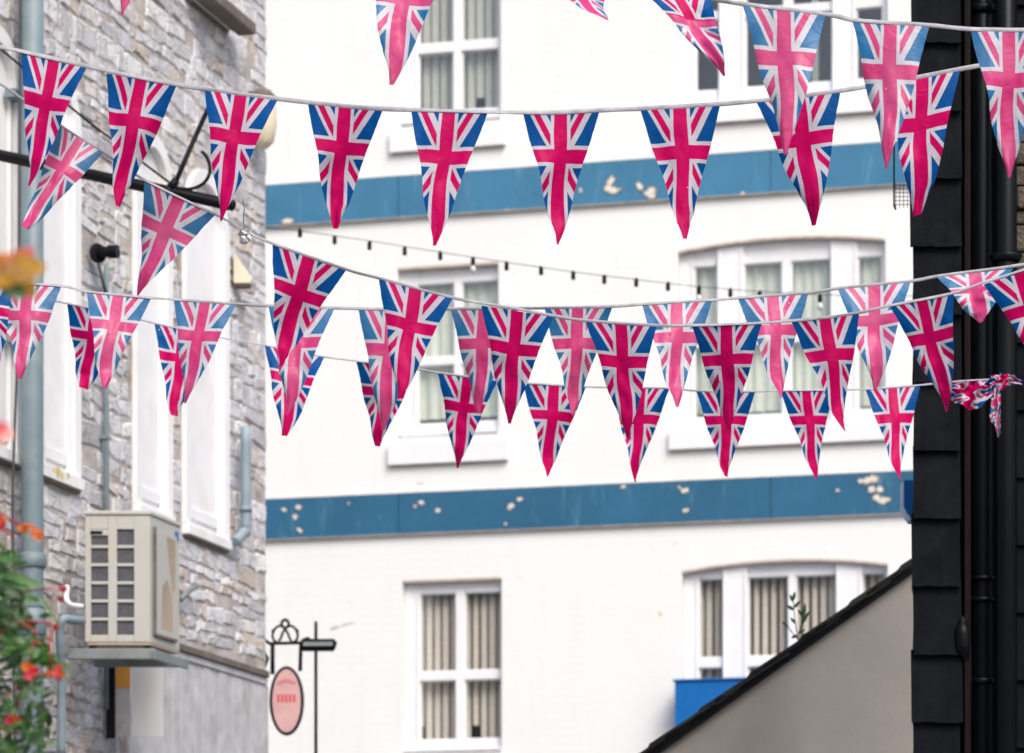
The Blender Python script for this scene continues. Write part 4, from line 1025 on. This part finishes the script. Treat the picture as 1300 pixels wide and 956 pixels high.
for px, py in ((82,747),(80,749),(72,795),(70,797),(76,760)):
    c = B_(px, py); m_.tube([c+Vector((-3,0,0))*s_, c, c+Vector((3,0,1))*s_], [1.5*s_,4.5*s_,2*s_], PETR, 8)
m_.build('buds', bg_)
m_ = MB()
for cl in range(620):
    px = rnd.uniform(-45, 52); py = rnd.uniform(690, 975)
    lim = 12 if py < 760 else (60 if py > 800 else 35)
    if px > lim: px = rnd.uniform(-45, lim)
    base = B_(px, py, rnd.uniform(-.12, .16)); an = rnd.uniform(-.6, 3.6); L = rnd.uniform(10, 26)*s_
    tip = base+Vector((math.cos(an)*L, rnd.uniform(-.4,.3)*L, math.sin(an)*L*.75))
    leaf(m_, base, tip, L*rnd.uniform(.38,.58), (rnd.uniform(-.5,.5), -1, rnd.uniform(.0,.9)), LEAF if rnd.random() < .5 else LEAF2, jag=.35)
for (a, b, w_) in (((2,728),(60,744),15),((0,738),(44,748),12),((46,752),(80,795),7),((48,842),(92,846),13),((40,838),(78,832),12),((60,848),(88,862),10),((30,850),(52,836),10),((10,812),(40,820),24),((-10,722),(14,700),20),((60,832),(50,812),18)):
    leaf(m_, B_(*a), B_(*b, -.02), w_*s_, (0.1,-1,.35), LEAF, jag=.2)
m_.build('leaves', bg_, recalc=False)
def flower(root, fn, px, py, size, mats, seed, n=9):
    rnd = random.Random(seed); m_ = MB(); c = fn(px, py, -.03)
    for k in range(n):
        an = rnd.uniform(0, 6.28); petal(m_, c+Vector((rnd.uniform(-.15,.15)*size, rnd.uniform(-.1,.1)*size, rnd.uniform(-.15,.15)*size)), (math.cos(an), rnd.uniform(-.5,.2), math.sin(an)), size*rnd.uniform(.6,1), mats[k % len(mats)], rnd)
    m_.build('flower', root, recalc=False)
for (px, py, sz, ms_) in ((34,674,13,[PETO,PETY]),(50,680,11,[PETO]),(4,664,12,[PETR,PETO]),(46,856,17,[PETR,PETO]),(74,858,13,[PETO,PETR]),(0,672,13,[PETR]),(20,920,15,[PETO,PETR])):
    flower(bg_, B_, px, py, sz*s_, ms_, px*7+py, 8)
m_ = MB(); c = B_(-40, 1080); m_.tube([c+Vector((0,.06,-.22)), c+Vector((0,.06,-.2)), c+Vector((0,.06,.02)), c+Vector((0,.06,.05))], [.10,.13,.19,.2], TERRA, 28); m_.build('pot', bg_)
# nearest blurred bloom
YN = 3.2; s_ = YN/F
nb = thing('begonia', 'blurred yellow and orange blossom close to the camera at the left edge', 'flower', P(-70, 300, YN))
def N_2(px, py, dy=0): p = P(px, py, YN); p.y += dy; return p-nb.location
m_ = MB(); m_.tube(catrom([N_2(-140,250),N_2(-80,285),N_2(-30,312),N_2(10,335)],5), 2.2*s_, STEM, 8); m_.build('stem', nb)
m_ = MB(); rnd = random.Random(31)
for (a, b, w_, mt_) in (((8,345),(60,340),44,PETY),((5,345),(48,372),36,PETY),((2,345),(30,382),36,LEAF),((8,338),(44,306),20,PETR),((4,340),(30,318),30,PETY),((10,345),(-20,360),44,PETY),((10,340),(-15,325),30,PETO),((15,345),(55,322),30,PETY),((0,350),(18,366),30,PETY)):
    leaf(m_, N_2(*a, rnd.uniform(-.01,.01)), N_2(*b, rnd.uniform(-.02,.02)), w_*s_, (0,-1,.2), mt_)
m_.build('petals', nb, recalc=False)
n2 = thing('begonia', 'blurred pink petal tip peeping in at the left edge below the yellow blossom', 'flower', P(-60, 520, YN))
def N_3(px, py, dy=0): p = P(px, py, YN); p.y += dy; return p-n2.location
m_ = MB(); m_.tube(catrom([N_3(-140,480),N_3(-80,510),N_3(-20,545)],5), 2.0*s_, STEM, 8); m_.build('stem', n2)
PINK = leafm('salmon_petal', (.85,.25,.20), (.92,.40,.32))
m_ = MB()
for (a, b, w_, mt_) in (((-25,545),(18,550),30,PINK),((-25,545),(12,538),22,PETR),((-20,550),(5,562),20,PETY)): leaf(m_, N_3(*a), N_3(*b), w_*s_, (0,-1,.2), mt_)
m_.build('petals', n2, recalc=False)
